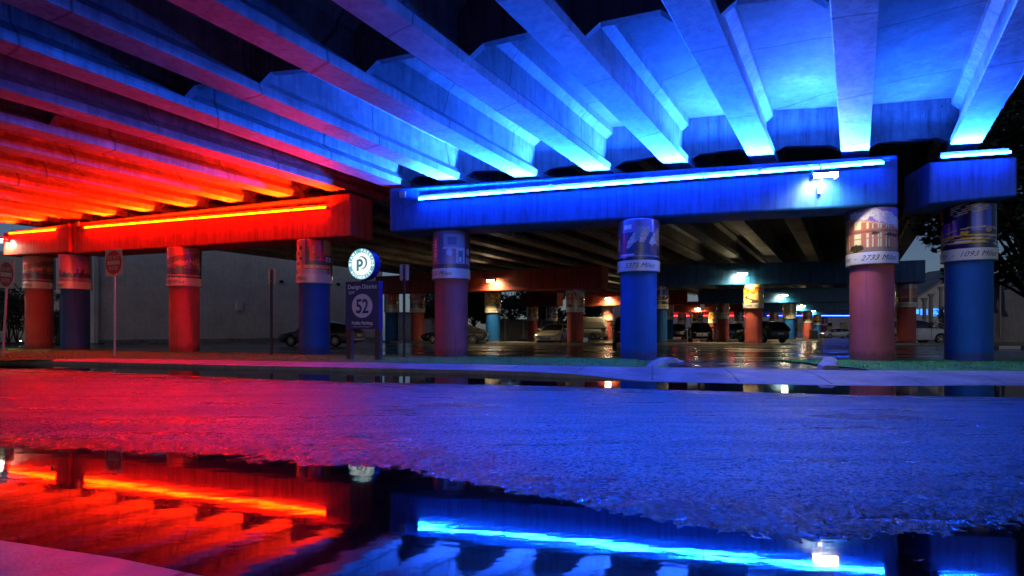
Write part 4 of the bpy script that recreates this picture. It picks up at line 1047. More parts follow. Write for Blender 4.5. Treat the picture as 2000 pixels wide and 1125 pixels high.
def car_parts(style, paint, rings=False, spokes=7, plate_front=False):
    """local: +x forward, origin on the ground under the centre. Builds a car at the origin and returns its root"""
    s = STY[style]; L, Wd, zb = s['L'], s['Wd'], s['zb']; hw = Wd / 2
    sh = s['hood'] + s['deck']; sh = smooth_tab(sh, 60)
    X = lambda f: L / 2 - f * L
    ns = 46; fr = [0.0, .006, .015] + [k / (ns - 1) for k in range(1, ns - 1)] + [.985, .994, 1.0]; fr = sorted(set(fr))
    rings_ = []
    for f in fr:
        e = min(f, 1 - f); tap = 1 - .20 * max(0, 1 - e / .10) ** 2.2; w_ = hw * tap
        zs = interp1(sh, f); zlow = zb + (.16 * max(0, 1 - e / .07) ** 1.5); zl = zs - .10
        end = max(0, 1 - e / .02); inset = .05 * end
        zs -= inset; zlow += inset; w_ -= inset * .6
        zm = zlow + (zs - zlow) * .52
        half = [(0, zlow), (w_ * .86, zlow), (w_ * .965, zlow + .06), (w_ * .985, zlow + .20), (w_, zm), (w_ * .985, zs - .13), (w_ * .955, zs - .05), (w_ * .88, zs - .005), (w_ * .55, zs + .03), (0, zs + .04)]
        rings_.append((X(f), half))
    vs = []; fs = []; nh = len(rings_[0][1]); n = 2 * nh - 2
    for x, half in rings_:
        full = half + [(-y, z) for y, z in half[-2:0:-1]]
        vs += [(x, y, z) for y, z in full]
    for i in range(len(rings_) - 1):
        for k in range(n): k2 = (k + 1) % n; fs.append((i*n+k, i*n+k2, (i+1)*n+k2, (i+1)*n+k))
    fs.append(tuple(range(n))); fs.append(tuple((len(rings_)-1)*n + k for k in range(n))[::-1])
    body_me = MB().add(vs, fs).mesh('body'); bm = bmesh.new(); bm.from_mesh(body_me); bmesh.ops.recalc_face_normals(bm, faces=bm.faces[:]); bm.to_mesh(body_me); bm.free()
    ob = bpy.data.objects.new('body', body_me); COL.objects.link(ob); cut = []
    for wf in s['wheels']:
        cm = MB().lathe([(s['wr'] * 1.13, -2), (s['wr'] * 1.13, 2)], 28, Matrix.Translation((X(wf), 0, s['wr'])) @ Matrix.Rotation(R(90), 4, 'X')).mesh('cutter')
        b2 = bmesh.new(); b2.from_mesh(cm); bmesh.ops.recalc_face_normals(b2, faces=b2.faces[:]); b2.to_mesh(cm); b2.free()
        co = bpy.data.objects.new('cutter', cm); COL.objects.link(co); cut.append(co)
        md = ob.modifiers.new('cut', 'BOOLEAN'); md.object = co; md.operation = 'DIFFERENCE'; md.solver = 'EXACT'
    dg = bpy.context.evaluated_depsgraph_get(); dg.update()
    final = bpy.data.meshes.new_from_object(ob.evaluated_get(dg)); final.name = 'body'
    for c in cut: bpy.data.objects.remove(c)
    bpy.data.objects.remove(ob)
    root = empty('parked_car')
    final.polygons.foreach_set('use_smooth', [True] * len(final.polygons))
    try: final.set_sharp_from_angle(angle=R(32))
    except Exception: pass
    final.materials.clear(); final.materials.append(M[paint]); o = bpy.data.objects.new('body', final); COL.objects.link(o); o.parent = root
    # cabin: glass shell, roof and pillars over it
    cab = smooth_tab(s['cab'], 34); cf0, cf1 = s['cab'][0][0], s['cab'][-1][0]; bw, tw = s['cabw']; zt = max(z for _, z in s['cab'])
    def crow(f, z, grow=0.0):
        zs = interp1(sh, f) + .0; t = max(0.0, (z - zs) / (zt - zs + 1e-6)); wb = hw * bw; wt = hw * (bw + (tw - bw) * t)
        return [(wb + grow, zs - .03), (wb + (wt - wb) * .55 + .025 + grow, zs + (z - zs) * .55), (wt + .01 + grow, z - .07 * t), (wt * .90 + grow, z - .015 * t + grow), (wt * .5, z + .02 * t + grow), (0, z + .03 * t + grow)]
    vs = []; fs = []; nr = 11
    for f, z in cab:
        h = crow(f, z); vs += [(X(f), y, zz) for y, zz in h] + [(X(f), -y, zz) for y, zz in h[-2::-1]]
    for i in range(len(cab) - 1):
        for k in range(nr - 1): fs.append((i*nr+k, i*nr+k+1, (i+1)*nr+k+1, (i+1)*nr+k))
    fs.append(tuple(range(nr))); fs.append(tuple((len(cab)-1)*nr + k for k in range(nr))[::-1])
    MB().add(vs, fs).build('window_glass', M['glass'], root, True)
    rm = MB(); g = .012
    crows = [(f, z, crow(f, z, g)) for f, z in cab]
    def strip_of(k0, k1, i0, i1):
        for sgn in (1, -1):
            for i in range(i0, i1):
                for k in range(k0, k1):
                    a, b = crows[i], crows[i + 1]; q = [(X(a[0]), sgn * a[2][k][0], a[2][k][1]), (X(a[0]), sgn * a[2][k+1][0], a[2][k+1][1]), (X(b[0]), sgn * b[2][k+1][0], b[2][k+1][1]), (X(b[0]), sgn * b[2][k][0], b[2][k][1])]
                    rm.add(q if sgn > 0 else q[::-1], [(0, 1, 2, 3)])
    hi = [i for i, (f, z) in enumerate(cab) if z > zt - (.12 if style != 'van' else .3)]
    i0, i1 = hi[0], hi[-1]; strip_of(2, 5, i0, i1)                       # roof skin
    strip_of(2, 4, 0, i0 + 1) if False else None
    for i in range(0, len(cab) - 1):                                      # side rail, screen pillars
        if i < i0 or i >= i1:
            strip_of(2, 3, i, i + 1)
    mid = (i0 + i1) // 2; strip_of(0, 2, mid, mid + 1)                   # centre pillar
    rear0 = len(cab) - 1 - (6 if style != 'van' else 0); strip_of(0, 2, rear0, len(cab) - 1)
    if style == 'van':
        k0 = next(i for i, (f, z) in enumerate(cab) if f > .36); strip_of(0, 5, k0, len(cab) - 1)
        a = crows[-1]; z0 = a[2][0][1]
    rm.build('roof', M[paint], root, True, fix=False)
    # wheels
    for wf in s['wheels']:
        for sgn in (1, -1):
            wr = s['wr']; Mx = Matrix.Translation((X(wf), sgn * (hw - .115), wr)) @ Matrix.Rotation(R(-90 * sgn), 4, 'X')
            we = empty('wheel'); we.parent = root
            MB().lathe([(wr * .66, -.10), (wr * .94, -.105), (wr, -.07), (wr, .07), (wr * .94, .105), (wr * .67, .10)], 28, Mx, cap=False).build('tyre', M['rubber'], we, True)
            MB().lathe([(wr * .62, .03), (wr * .3, .025), (.01, .02)], 28, Mx, cap=False).build('dark_rim_dish', M['black'], we, True)  # black dish puts the shade between the spokes into the colour
            rb = MB().lathe([(wr * .67, .085), (wr * .63, .088), (wr * .61, .03)], 28, Mx, cap=False)
            for k in range(spokes):
                rb.box(wr * .12, wr * .64, -wr * .055, wr * .055, .045, .082, Mx @ Matrix.Rotation(2 * math.pi * k / spokes, 4, 'Z'))
            rb.lathe([(wr * .17, .03), (wr * .17, .088), (.005, .092)], 14, Mx, cap=False); rb.build('rim', M['rim'], we, False)
    # face: lamps, grille, bumpers
    zn = interp1(sh, .03)
    for sgn in (1, -1):
        hl = MB()
        for k in range(5): 
            y0 = hw * (.50 + .075 * k); xk = X(.010 + .0035 * k + .010 * max(0, k - 2)); hl.bbox(xk - .09, xk + .012, y0, y0 + hw * .076, zn - .155 + .008 * k, zn - .045 + .006 * k, .008)
        me = hl.mesh('headlight'); 
        if sgn < 0: me.transform(Matrix.Scale(-1, 4, (0, 1, 0))); me.flip_normals()
        link('headlight', me, M['lamp_glass'], root)
        zt_ = interp1(sh, .97); tl = MB()
        for k in range(4):
            y0 = hw * (.52 + .08 * k); xk = X(1 - .006 - .004 * k); tl.bbox(xk - .012, xk + .10, y0, y0 + hw * .082, zt_ - .22, zt_ - .09, .008)
        me = tl.mesh('taillight')
        if sgn < 0: me.transform(Matrix.Scale(-1, 4, (0, 1, 0))); me.flip_normals()
        link('taillight', me, M['tail_red'], root)
        mz = interp1(sh, cf0 + .05) + .10; mx_ = X(cf0 + .07)
        mm = MB().bbox(mx_ - .10, mx_ + .07, sgn * (hw * .98) - .02 + (.0 if sgn > 0 else -.16), sgn * (hw * .98) + .16 + (.0 if sgn > 0 else -.12), mz - .07, mz + .08, .03)
        mm.box(mx_ - .03, mx_ + .03, sgn * hw * .86 if sgn > 0 else -hw * 1.0, hw * 1.0 if sgn > 0 else -hw * .86, mz - .07, mz - .04); mm.build('wing_mirror', M[paint if style != 'van' else 'black'], root)
    gr = MB(); xg = X(.0) + .006; gz0, gz1 = zn - .42, zn - .13
    gr.bbox(xg - .09, xg - .004, -hw * .44, hw * .44, gz0, gz1, .012); grille = gr.build('grille', M['black'], root)
    sl = MB()
    for k in range(6): z = gz0 + .03 + k * (gz1 - gz0 - .06) / 5; sl.box(xg - .03, xg + .004, -hw * .41, hw * .41, z - .006, z + .006)
    for sgn in (1, -1): sl.box(xg - .03, xg + .006, sgn * hw * .44 - .012, sgn * hw * .44 + .012, gz0, gz1)
    sl.box(xg - .03, xg + .006, -hw * .45, hw * .45, gz1 - .012, gz1 + .008); sl.build('grille_trim', M['chrome'], grille)
    if rings:
        lg = MB()
        for k in range(4):
            cy_ = (k - 1.5) * .085; vs = []; fs = []; n_ = 20
            for i in range(n_):
                a = 2 * math.pi * i / n_
                for r_ in (.043, .056): vs.append((xg + .012, cy_ + r_ * math.cos(a), gz1 - .055 + r_ * math.sin(a)))
            for i in range(n_): j = (i + 1) % n_; fs.append((2*i, 2*i+1, 2*j+1, 2*j))
            lg.add(vs, fs)
        lg.build('badge', M['chrome'], grille)
    bi = MB()
    for sgn in (1, -1): bi.bbox(X(.016) - .10, X(.016) + .02, sgn * hw * .66 - .17, sgn * hw * .66 + .17, zb + .17, zb + .30, .012)
    bi.build('bumper_intake', M['black'], root)
    lip = MB().bbox(X(.004) - .1, X(.004) + .004, -hw * .70, hw * .70, zb + .165, zb + .20, .008); lip.build('bumper_lip', M['chrome'] if style in ('sedan',) else M['black'], root)
    zr_ = interp1(sh, .98)
    MB().box(X(1) - .012, X(1) + .05, -.26, .26, zr_ - .30, zr_ - .17).build('licence_plate', M['plate'], root)
    MB().bbox(X(1) - .008, X(1) + .12, -hw * .72, hw * .72, zb + .17, zb + .25, .01).build('bumper_trim', M['chrome'] if style == 'sedan' else M['black'], root)
    dh = MB()
    for sgn in (1, -1):
        for f in (.44, .63):
            if style in ('van', 'pickup') and f > .6: continue
            z = interp1(sh, f) - .15; dh.box(X(f) - .11, X(f) + .11, sgn * hw - .02, sgn * hw + .012, z - .015, z + .015)
    dh.build('door_handle', M['chrome'], root)
    dl = MB()
    for sgn in (1, -1):
        for f in (.33, .52, .68):
            if style == 'van' and f > .4 and f < .6: continue
            z1 = interp1(sh, f) - .08; dl.box(X(f) - .006, X(f) + .006, sgn * hw * .99 - .02, sgn * hw * .985 + .0145, zb + .2, z1)
    dl.build('door_gap', M['black'], root)
    return root
def car(name, style, paint, px, d, zc, head, label, cat='car', **kw):
    """d in metres; head: degrees, 0 = facing right (+x), 90 = away"""
    root = car_parts(style, paint, **kw); root.name = name
    root.location = ((px - 1000) / F * d, d, zc); root.rotation_euler = (0, 0, R(head)); tag(root, label, cat, 'cars in the parking lot'); return root
GZ = LOTZ + .002
car('parked_car', 'sedan', 'car_black', 629, 33.0, GZ, 180 - 14, 'dark sedan with red tail lamps parked behind the blue pillar and parking sign', spokes=10)
car('parked_car', 'sedan', 'car_black', 889, 41.5, GZ, 178, 'dark car whose rear half shows between the purple and golden tree pillars', spokes=5)
car('parked_car', 'sedan', 'car_silver', 1086, 40.6, GZ, 180 + 68, 'pale silver sedan with a wide chrome grille facing the street', rings=True, spokes=10)
car('parked_van', 'van', 'van_white', 1135, 61, GZ, 180 - 24, 'white panel van behind the silver sedan and terracotta pillar', 'van')
car('parked_car', 'suv', 'car_black', 1229, 32.5, GZ, 180 + 80, 'dark crossover nose peeking out left of the bright blue pillar')
car('parked_car', 'jeep', 'car_grey', 1322, 66, GZ, 180 + 80, 'boxy dark off-roader with red and blue reflections between far pillars')
car('parked_car', 'suv', 'car_black', 1367, 51.5, GZ, 180 + 76, 'dark crossover facing the street under the do not enter sign')
car('parked_car', 'pickup', 'car_black', 1432, 66, GZ, 90 + 4, 'dark pickup seen from behind left of the autumn lane pillar', 'pickup')
car('parked_car', 'suv', 'car_grey', 1487, 46, GZ, 90 + 12, 'dark estate car with glinting side just right of the autumn lane pillar')
car('parked_car', 'suv', 'car_black', 1524, 68, GZ, 90 + 2, 'small dark car seen from behind left of the birch pillar')
car('parked_car', 'sedan', 'car_silver', 1634, 84, GZ, 180, 'distant silver car lit blue left of the pink pillar')
car('parked_car', 'suv', 'car_white', 1777, 39.5, GZ, -2, 'white car front behind the right terracotta pillar', spokes=5)
# rubbish bin between far pillars
p = W(1589, 663, 84.0); root = empty('litter_bin', (p.x, p.y, LOTZ)); tag(root, 'dark litter bin between the two farthest pillars', 'bin')
MB().bbox(-.36, .36, -.36, .36, 0, 1.05, .03).build('bin_body', M['black'], root); MB().bbox(-.40, .40, -.40, .40, 1.053, 1.16, .03).build('bin_lid', M['dark_steel'], root)

# ------------------------------------------------------------------ wheel stops
def wheel_stop(px, py, d, ang, label, L=2.0, mat='kerb'):
    p = W(px, py, d); root = MB(); poly = [(-.10, 0), (.10, 0), (.07, .13), (-.07, .13)]
    root.prism(poly, -L / 2, L / 2); o = root.build('wheel_stop', M[mat]); o.location = (p.x, p.y, LOTZ); o.rotation_euler = (0, 0, ang); tag(o, label, 'wheel stop', 'concrete wheel stops by the grey wall'); return o
for px, d, labl in ((241, 41.5, 'leftmost concrete wheel stop behind the upright do not enter sign'), (317, 44.0, 'concrete wheel stop just left of the red middle pillar'), (423, 47.3, 'concrete wheel stop just right of the red middle pillar'), (497, 49.8, 'concrete wheel stop left of the orange-lit sign post'), (552, 52.0, 'concrete wheel stop at the nose of the dark sedan')):
    wheel_stop(px, 680, d, R(-32), labl)

# ------------------------------------------------------------------ driveway kerb noses
def nose(pts, label, h=.20):
    mb = MB(); n = len(pts); wd = .20
    secs = []
    for i, (x, y, hh) in enumerate(pts):
        a = Vector(pts[max(i-1, 0)][:2]); b = Vector(pts[min(i+1, n-1)][:2]); d = (b - a).normalized(); nr = Vector((-d.y, d.x))
        z1 = .12 + hh
        secs.append([(x - nr.x * wd, y - nr.y * wd, .09), (x - nr.x * wd * .8, y - nr.y * wd * .8, z1 - .03), (x - nr.x * wd * .55, y - nr.y * wd * .55, z1), (x + nr.x * wd * .55, y + nr.y * wd * .55, z1), (x + nr.x * wd * .8, y + nr.y * wd * .8, z1 - .03), (x + nr.x * wd, y + nr.y * wd, .09)])
    vs = [q for s_ in secs for q in s_]; fs = []
    for i in range(n - 1):
        for k in range(5): fs.append((i*6+k, i*6+k+1, (i+1)*6+k+1, (i+1)*6+k))
    fs.append(tuple(range(6))); fs.append(tuple((n-1)*6 + k for k in range(6))[::-1])
    o = mb.add(vs, fs).build('kerb_end', M['kerb'], None, True); return tag(o, label, 'kerb', 'kerb ends at the driveway')
a = WG(1272, 717.5, .13); b = WG(1293, 709, .13); c = WG(1318, 707, .13)
nose([(a.x, a.y, .015), (a.x + .16, a.y + .35, .10), (b.x, b.y, .135), ((b.x + c.x) / 2, c.y + .05, .14), (c.x, c.y + .1, .12), (c.x + .22, c.y + .25, .02)], 'curved concrete kerb end at the left side of the driveway')
a = WG(1622, 722, .13); b = WG(1620, 706, .13)
nose([(a.x, a.y - .02, .10), (a.x, a.y + .15, .15), ((a.x + b.x) / 2, (a.y + b.y) / 2, .15), (b.x, b.y, .14), (b.x + .05, b.y + .9, .12)], 'rounded concrete kerb end at the right side of the driveway')

# ------------------------------------------------------------------ buildings and walls
def wall(name, px0, py0, d0, px1, d1, ztop, th, mat, label, cat='wall'):
    a = W(px0, py0, d0); b = W(px1, py0, d1); a.z = b.z = 0; d = (b - a); L = d.length; root = empty(name, (a.x, a.y, .06), math.atan2(d.y, d.x)); tag(root, label, cat)
    MB().bbox(0, L, 0, th, 0, ztop, .03).build('wall', mat, root); return root, L
bl, L = wall('stucco_building', 189, 676, 46.5, 747, 74.5, 8.2, 9.0, M['stucco'], 'plain grey stucco building wall along the left of the lot', 'building')
MB().box(-.02, L + .02, -.05, -.003, 0, .35).build('plinth', M['kerb'], bl)
MB().box(-.28, -.004, -.25, .5, 0, 8.0).build('corner_pilaster', M['stucco'], bl)
mb = MB(); mb.box(0, L, -.06, 9.05, 8.202, 8.45).build('coping', M['kerb'], bl)
def on_wall(px, py):
    """point on the stucco wall under a photo pixel"""
    a = bl.location; ang = bl.rotation_euler.z; dx, dy = math.cos(ang), math.sin(ang); k = (px - 1000) / F
    t = (k * a.y - a.x) / (dx - k * dy); Y = a.y + dy * t; return Vector((k * Y, Y, CAMZ + (HOR - py) / F * Y)), ang
q, ang = on_wall(466, 598); root = empty('meter_box', q, ang); tag(root, 'small pale utility box on the grey wall', 'utility box')
MB().bbox(-.28, .28, -.22, -.004, -.42, .42, .03).build('box', M['band'], root); MB().bbox(-.24, .24, -.245, -.222, -.36, .05, .02).build('cover', M['white_sign'], root); MB().tube([(0, -.1, -.42), (0, -.1, -.6)], .03, 8).build('conduit', M['steel'], root)
for px, py, labl in ((545, 549, 'left security camera high on the grey wall'), (656, 554, 'right security camera with a dark dome on the grey wall')):
    q, ang = on_wall(px, py); root = empty('security_camera', q, ang); tag(root, labl, 'camera', 'security cameras on the grey wall')
    MB().box(-.14, .14, -.05, -.004, -.12, .22).build('mount', M['white_sign'], root); MB().tube([(0, -.05, .15), (0, -.38, .15), (0, -.38, .04)], .04, 8).build('arm', M['white_sign'], root)
    MB().lathe([(.02, -.25), (.14, -.20), (.20, -.08), (.20, .02), (.12, .06)], 18, Matrix.Translation((0, -.38, 0))).build('dome', M['black'], root, True)
# pale house behind the left pillars with an uplit pilaster
root, L2 = wall('pale_house', -120, 676, 52.0, 186, 52.0, 7.5, 6.0, M['pale_wall'], 'pale house with uplit walls behind the leftmost pillars', 'house')
MB().box(L2 - 1.6, L2 - .9, -.30, -.004, 0, 7.0).build('pilaster', M['pale_wall'], root); MB().box(L2 - 9.6, L2 - 9.0, -.30, -.004, 0, 7.0).build('pilaster', M['pale_wall'], root)
MB().box(0, L2, -.12, -.004, 0, .5).build('plinth', M['kerb'], root)
fr = MB(); fr.box(L2 - 8.6, L2 - 7.2, -.06, -.004, .9, 4.6); fr.build('window_frame', M['band'], root)
MB().box(L2 - 8.5, L2 - 7.3, -.075, -.063, 1.0, 4.5).build('window_pane', M['glass'], root)
M['garden_lamp'] = emit('garden_uplight', (1.0, .72, .36), 130.0)
def uplight(x, y, label):
    r_ = empty('garden_light', (x, y, .1)); tag(r_, label, 'garden light', 'garden lights at the pale house')
    MB().lathe([(.10, 0), (.11, .16), (.09, .18)], 14).build('casing', M['black'], r_); MB().lathe([(.08, .183), (.08, .19), (.001, .192)], 14).build('lens', M['garden_lamp'], r_)
hx = WX(183, 51.2); uplight(hx - .3, 51.2 * S - .4, 'small warm light glowing at the foot of the pilaster right of the blue left pillar')
uplight(WX(34, 50), 50.3 * S, 'small warm light glowing behind the bushes at the left edge')

# back walls and fences at the end of the lot
root, Lf = wall('picket_fence', 772, 668, 78, 842, 76, 2.6, .0, M['kerb'], 'x')
for ch in list(root.children): bpy.data.objects.remove(ch)
tag(root, 'pale metal picket fence behind the terracotta pillar', 'fence')
rail = MB(); rail.box(0, Lf, .02, .06, .25, .32); rail.box(0, Lf, .02, .06, 2.2, 2.27); rail.build('rail', M['alu'], root)
pk = MB(); k = 0.0
while k < Lf: pk.box(k, k + .09, -.02, .018, .08, 2.5); k += .22
pk.build('pickets', M['alu'], root)
root, _ = wall('pale_house', 770, 668, 90, 905, 90, 3.6, 4, M['pale_wall'], 'low pale house behind the picket fence', 'house')
MB().box(-.2, (905 - 770) / F * 90 * S + .2, -.3, 4.3, 3.605, 3.75).build('roof', M['kerb'], root)
root, Lw = wall('panel_wall', 975, 665, 74, 1100, 74, 2.35, .2, M['kerb'], 'low concrete panel wall left of the silver sedan')
for k in range(4): MB().box(.6 + k * 2.1, .75 + k * 2.1, -.05, -.003, 0, 2.3).build('panel_post', M['stucco'], root)
MB().box(0, Lw, -.06, .26, 2.353, 2.42).build('coping', M['kerb'], root)
root, _ = wall('far_building', 1195, 665, 106, 1290, 106, 8, 4, M['stucco'], 'pale grey building end behind the bright blue pillar', 'building')
MB().box(1.0, 2.0, -.05, -.003, 1, 3).build('window', M['glass'], root)
root, _ = wall('far_building', 1310, 667, 138, 1470, 138, 5.4, 5, M['stucco'], 'dark building across the far street', 'building')
for k in range(5): MB().box(1.0 + k * 3.2, 2.6 + k * 3.2, -.05, -.003, 1, 3).build('window', M['glass'], root)
root, _ = wall('far_building', 1480, 667, 140, 1700, 138, 5.6, 5, M['stucco'], 'long dark building closing the far end of the lot', 'building')
for k in range(7): MB().box(1.2 + k * 3.2, 2.8 + k * 3.2, -.05, -.003, 1, 3).build('window', M['glass'], root)

# right: mural wall
root, Lm = wall('mural_wall', 1870, 668, 54, 2140, 44, 5.6, .4, M['stucco'], 'tan wall with faint grey painted animal legs behind the right blue pillar', 'wall')
mw = MB(); ml = plain('mural_grey', (.13, .15, .19), .8); mo = plain('mural_orange', (.34, .16, .07), .8)
def leg(x, z1, z0, s_, lean):
    n = 10
    for k in range(n):
        t0, t1 = k / n, (k + 1) / n; wv = lambda t: s_ * (.30 * (1 - t) ** 1.6 + .09 + (.09 if t > .86 else 0)); cx = lambda t: x + lean * t + .12 * math.sin(t * 5)
        mw.add([(cx(t0) - wv(t0), -.006, z1 + (z0 - z1) * t0), (cx(t0) + wv(t0), -.006, z1 + (z0 - z1) * t0), (cx(t1) + wv(t1), -.006, z1 + (z0 - z1) * t1), (cx(t1) - wv(t1), -.006, z1 + (z0 - z1) * t1)], [(0, 1, 2, 3)])
xm = lambda px: Lm * (px - 1870) / 270 * .96
leg(xm(1950), 5.0, 2.4, 1.2, .4); leg(xm(1957), 4.8, 2.1, 1.2, .9); leg(xm(1942), 4.2, 1.9, .9, .1); leg(xm(1986), 5.5, 4.2, 1.0, .0); leg(xm(1998), 5.5, 4.4, 1.0, .1)
mw.build('painted_legs', ml, root)
MB().box(xm(1949.5), xm(1950.5), -.009, -.007, .2, 4.0).build('painted_stripe', mo, root)
MB().tube([(xm(1972), -.12, .5), (xm(1972), -.12, 5.5)], .07, 8).build('drain_pipe', M['steel'], root, True)
# painted kerb blocks and verge by the mural
p0 = W(1925, 685, 31.5); 
for k in range(7):
    x = p0.x + k * 1.0; y = p0.y - k * .10; o = MB().bbox(-.49, .49, -.14, .14, 0, .16, .02).build('kerb_block', M['white_kerb'] if k % 2 else M['black']); o.location = (x, y, LOTZ); o.rotation_euler = (0, 0, R(-6))
    tag(o, ['black kerb block in the striped kerb at the right edge', 'white kerb block in the striped kerb at the right edge'][k % 2], 'kerb block', ['black kerb blocks at the right edge', 'white kerb blocks at the right edge'][k % 2])
mb = MB(); a = W(1868, 668, 52); b = W(2200, 668, 40); mb.add([(a.x, a.y - 2.6, LOTZ + .06), (b.x, b.y - 2.6, LOTZ + .06), (b.x, b.y + .2, LOTZ + .10), (a.x, a.y + .2, LOTZ + .10)], [(0, 1, 2, 3)])
tag(mb.build('grass_strip', M['turf']), kind='structure')
# blue lit building with posts behind the white car
root = empty('gabled_building', (WX(1780, 92), 92 * S, LOTZ)); tag(root, 'grey building with a sloping roof and blue glowing facade patches behind the white car', 'building')
mx = (1 / F) * 92 * S
MB().prism([(0, 0), (95 * mx, 0), (95 * mx, 132 * mx), (70 * mx, 118 * mx), (18 * mx, 84 * mx), (0, 78 * mx)], 0, 6).build('gable_wall', M['stucco'], root)
MB().prism([(-6 * mx, 72 * mx), (18 * mx, 85 * mx), (70 * mx, 119 * mx), (96 * mx, 135 * mx), (96 * mx, 139 * mx), (70 * mx, 123 * mx), (16 * mx, 88 * mx), (-6 * mx, 76 * mx)], -.5, 6.4).build('roof', M['kerb'], root)
M['blue_patch'] = emit('blue_lit_patch', (.03, .22, 1.0), 3.2)
for x0, x1, z0, z1 in ((4, 14, 48, 56), (18, 31, 46, 57), (38, 56, 44, 58), (62, 80, 46, 60)): MB().box(x0 * mx, x1 * mx, -.06, -.004, z0 * mx, z1 * mx).build('window', M['blue_patch'], root)  # glowing panels added for the blue lit patches on the facade
for px, top, labl in ((1805.5, 582, 'leftmost of the stone columns before the blue glowing patches'), (1818.5, 574, 'middle stone column before the blue glowing patches'), (1838, 560, 'tall stone column touching the right blue pillar in view')):
    d = 86; r_ = empty('stone_column', (WX(px, d), d * S, LOTZ)); tag(r_, labl, 'column', 'columns before the blue lit building'); h = (HOR - top) / F * d * S + CAMZ - LOTZ
    MB().lathe([(.28, 0), (.22, h - .5)], 16).build('shaft', M['pale_wall'], r_, True); MB().lathe([(.22, h - .5), (.42, h - .1), (.42, h)], 16).build('capital', M['pale_wall'], r_, True)

# ------------------------------------------------------------------ trees and bushes
def leaves(mb, c, rad, n, size, squash=.8, rs=random):
    for _ in range(n):
        while True:
            v_ = Vector((rs.uniform(-1, 1), rs.uniform(-1, 1), rs.uniform(-1, 1)))
            if .25 < v_.length < 1: break
        p_ = Vector(c) + Vector((v_.x * rad, v_.y * rad, v_.z * rad * squash)); s_ = size * rs.uniform(.6, 1.3)
        a_ = Vector((rs.gauss(0, 1), rs.gauss(0, 1), rs.gauss(0, 1))).normalized(); b_ = a_.orthogonal().normalized() * .5
        mb.add([p_ - a_ * s_, p_ + b_ * s_, p_ + a_ * s_, p_ - b_ * s_], [(0, 1, 2, 3)])
def tree(px, d, ztop, crown_r, label, leafm='leaf', n=2600, size=.16, trunk_r=.16, zbase=None, seed=0, group='trees around the lot', name='leafy_tree', low=.35, clumps=16):
    rs = random.Random(seed); x, y = WX(px, d), d * S; root = empty(name, (x, y, .05)); tag(root, label, 'tree', group)
    H = ztop; tb = MB(); fork = H * low
    tb.tube([(0, 0, -.1), (rs.uniform(-.1, .1), 0, fork * .5), (rs.uniform(-.2, .2), .1, fork), (0, 0, H * .8)], [trunk_r * 1.3, trunk_r, trunk_r * .8, trunk_r * .25], 8)
    cr = MB(); cs = []
    for k in range(clumps):
        a = rs.uniform(0, 6.28); rr = crown_r * math.sqrt(rs.random()) * .85; z = fork + (H - fork) * rs.uniform(.12, .95); rr *= (1 - abs((z - fork) / (H - fork) - .45) * .9); c = (rr * math.cos(a), rr * math.sin(a), z); cs.append(c)
        tb.tube([(0, 0, fork * rs.uniform(.8, 1.1)), (c[0] * .5, c[1] * .5, (fork + c[2]) / 2 + .1), c], [trunk_r * .4, trunk_r * .25, trunk_r * .08], 5)
    for c in cs: leaves(cr, c, crown_r * rs.uniform(.25, .46), n // clumps, size, .75, rs)
    tb.build('trunk', M['bark'], root, True); cr.build('crown', M[leafm], root, fix=False); return root
def bush(px, d, h, r, label, leafm='leaf_dark', n=600, size=.10, seed=0, cat='bush', name='leafy_bush', group='bushes'):
    rs = random.Random(seed); root = empty(name, (WX(px, d), d * S, .1)); tag(root, label, cat, group); tb = MB(); cr = MB()
    for k in range(7):
        a = rs.uniform(0, 6.28); c = (r * .6 * math.cos(a) * rs.random(), r * .6 * math.sin(a) * rs.random(), h * rs.uniform(.35, .9)); tb.tube([(0, 0, -.1), (c[0] * .6, c[1] * .6, c[2] * .5), c], [.04, .03, .01], 5); leaves(cr, c, r * .55, n // 7, size, .9, rs)
    tb.build('stem', M['bark'], root); cr.build('foliage', M[leafm], root, fix=False); return root
tree(2035, 26.5, 12.5, 4.6, 'tall dark tree hanging into the right edge of the view', 'leaf_dark', 34000, .17, .22, seed=3, low=.16, clumps=44)
for i, (px, d, h, r, labl) in enumerate(((850, 88, 9.5, 4.0, 'dark leafy tree behind the picket fence'), (925, 66, 7.0, 3.0, 'bright green lit tree behind the dark car'), (1000, 90, 10, 4.5, 'dark tree behind the low panel wall'), (1075, 92, 9, 4.2, 'dark tree above the roof of the silver sedan'), (1150, 98, 10, 4.5, 'dark tree above the white van'), (1225, 118, 9, 4.0, 'dark tree behind the bright blue pillar'))):
    tree(px, d, h, r, labl, 'leaf' if i == 1 else 'leaf_dark', 5200, .30, .18, seed=20 + i, group='trees behind the lot', low=.25)
for i, (px, d, h, r, labl) in enumerate(((1790, 118, 9.5, 5.0, 'hazy tree rising above the sloping roof'), (1815, 124, 12.0, 4.5, 'taller hazy tree above the sloping roof near the right pillar'), (1860, 122, 11.5, 6.0, 'hazy tree hidden partly by the right blue pillar'))):
    tree(px, d, h, r, labl, 'leaf', 5000, .40, .25, seed=40 + i, group='trees beyond the right building', low=.3)
for i, (px, d, h, r, labl) in enumerate(((16, 46, 4.6, 1.6, 'dark bush under the leaning do not enter sign'), (33, 47, 3.6, 1.3, 'feathery dark bush left of the orange-red pillar'), (112, 47, 2.3, .9, 'small shrub between the two leftmost pillars'), (183, 48, 2.2, .8, 'lit shrub at the corner of the grey building'))):
    bush(px, d, h, r, labl, seed=60 + i, n=1000, size=.11, group='bushes by the pale house')
bush(1830, 66, 2.2, 2.0, 'low hedge bush behind the white car bonnet', seed=70, n=900); bush(1848, 60, 3.2, 1.2, 'dark shrub beside the right blue pillar behind the white car', seed=71, n=900)
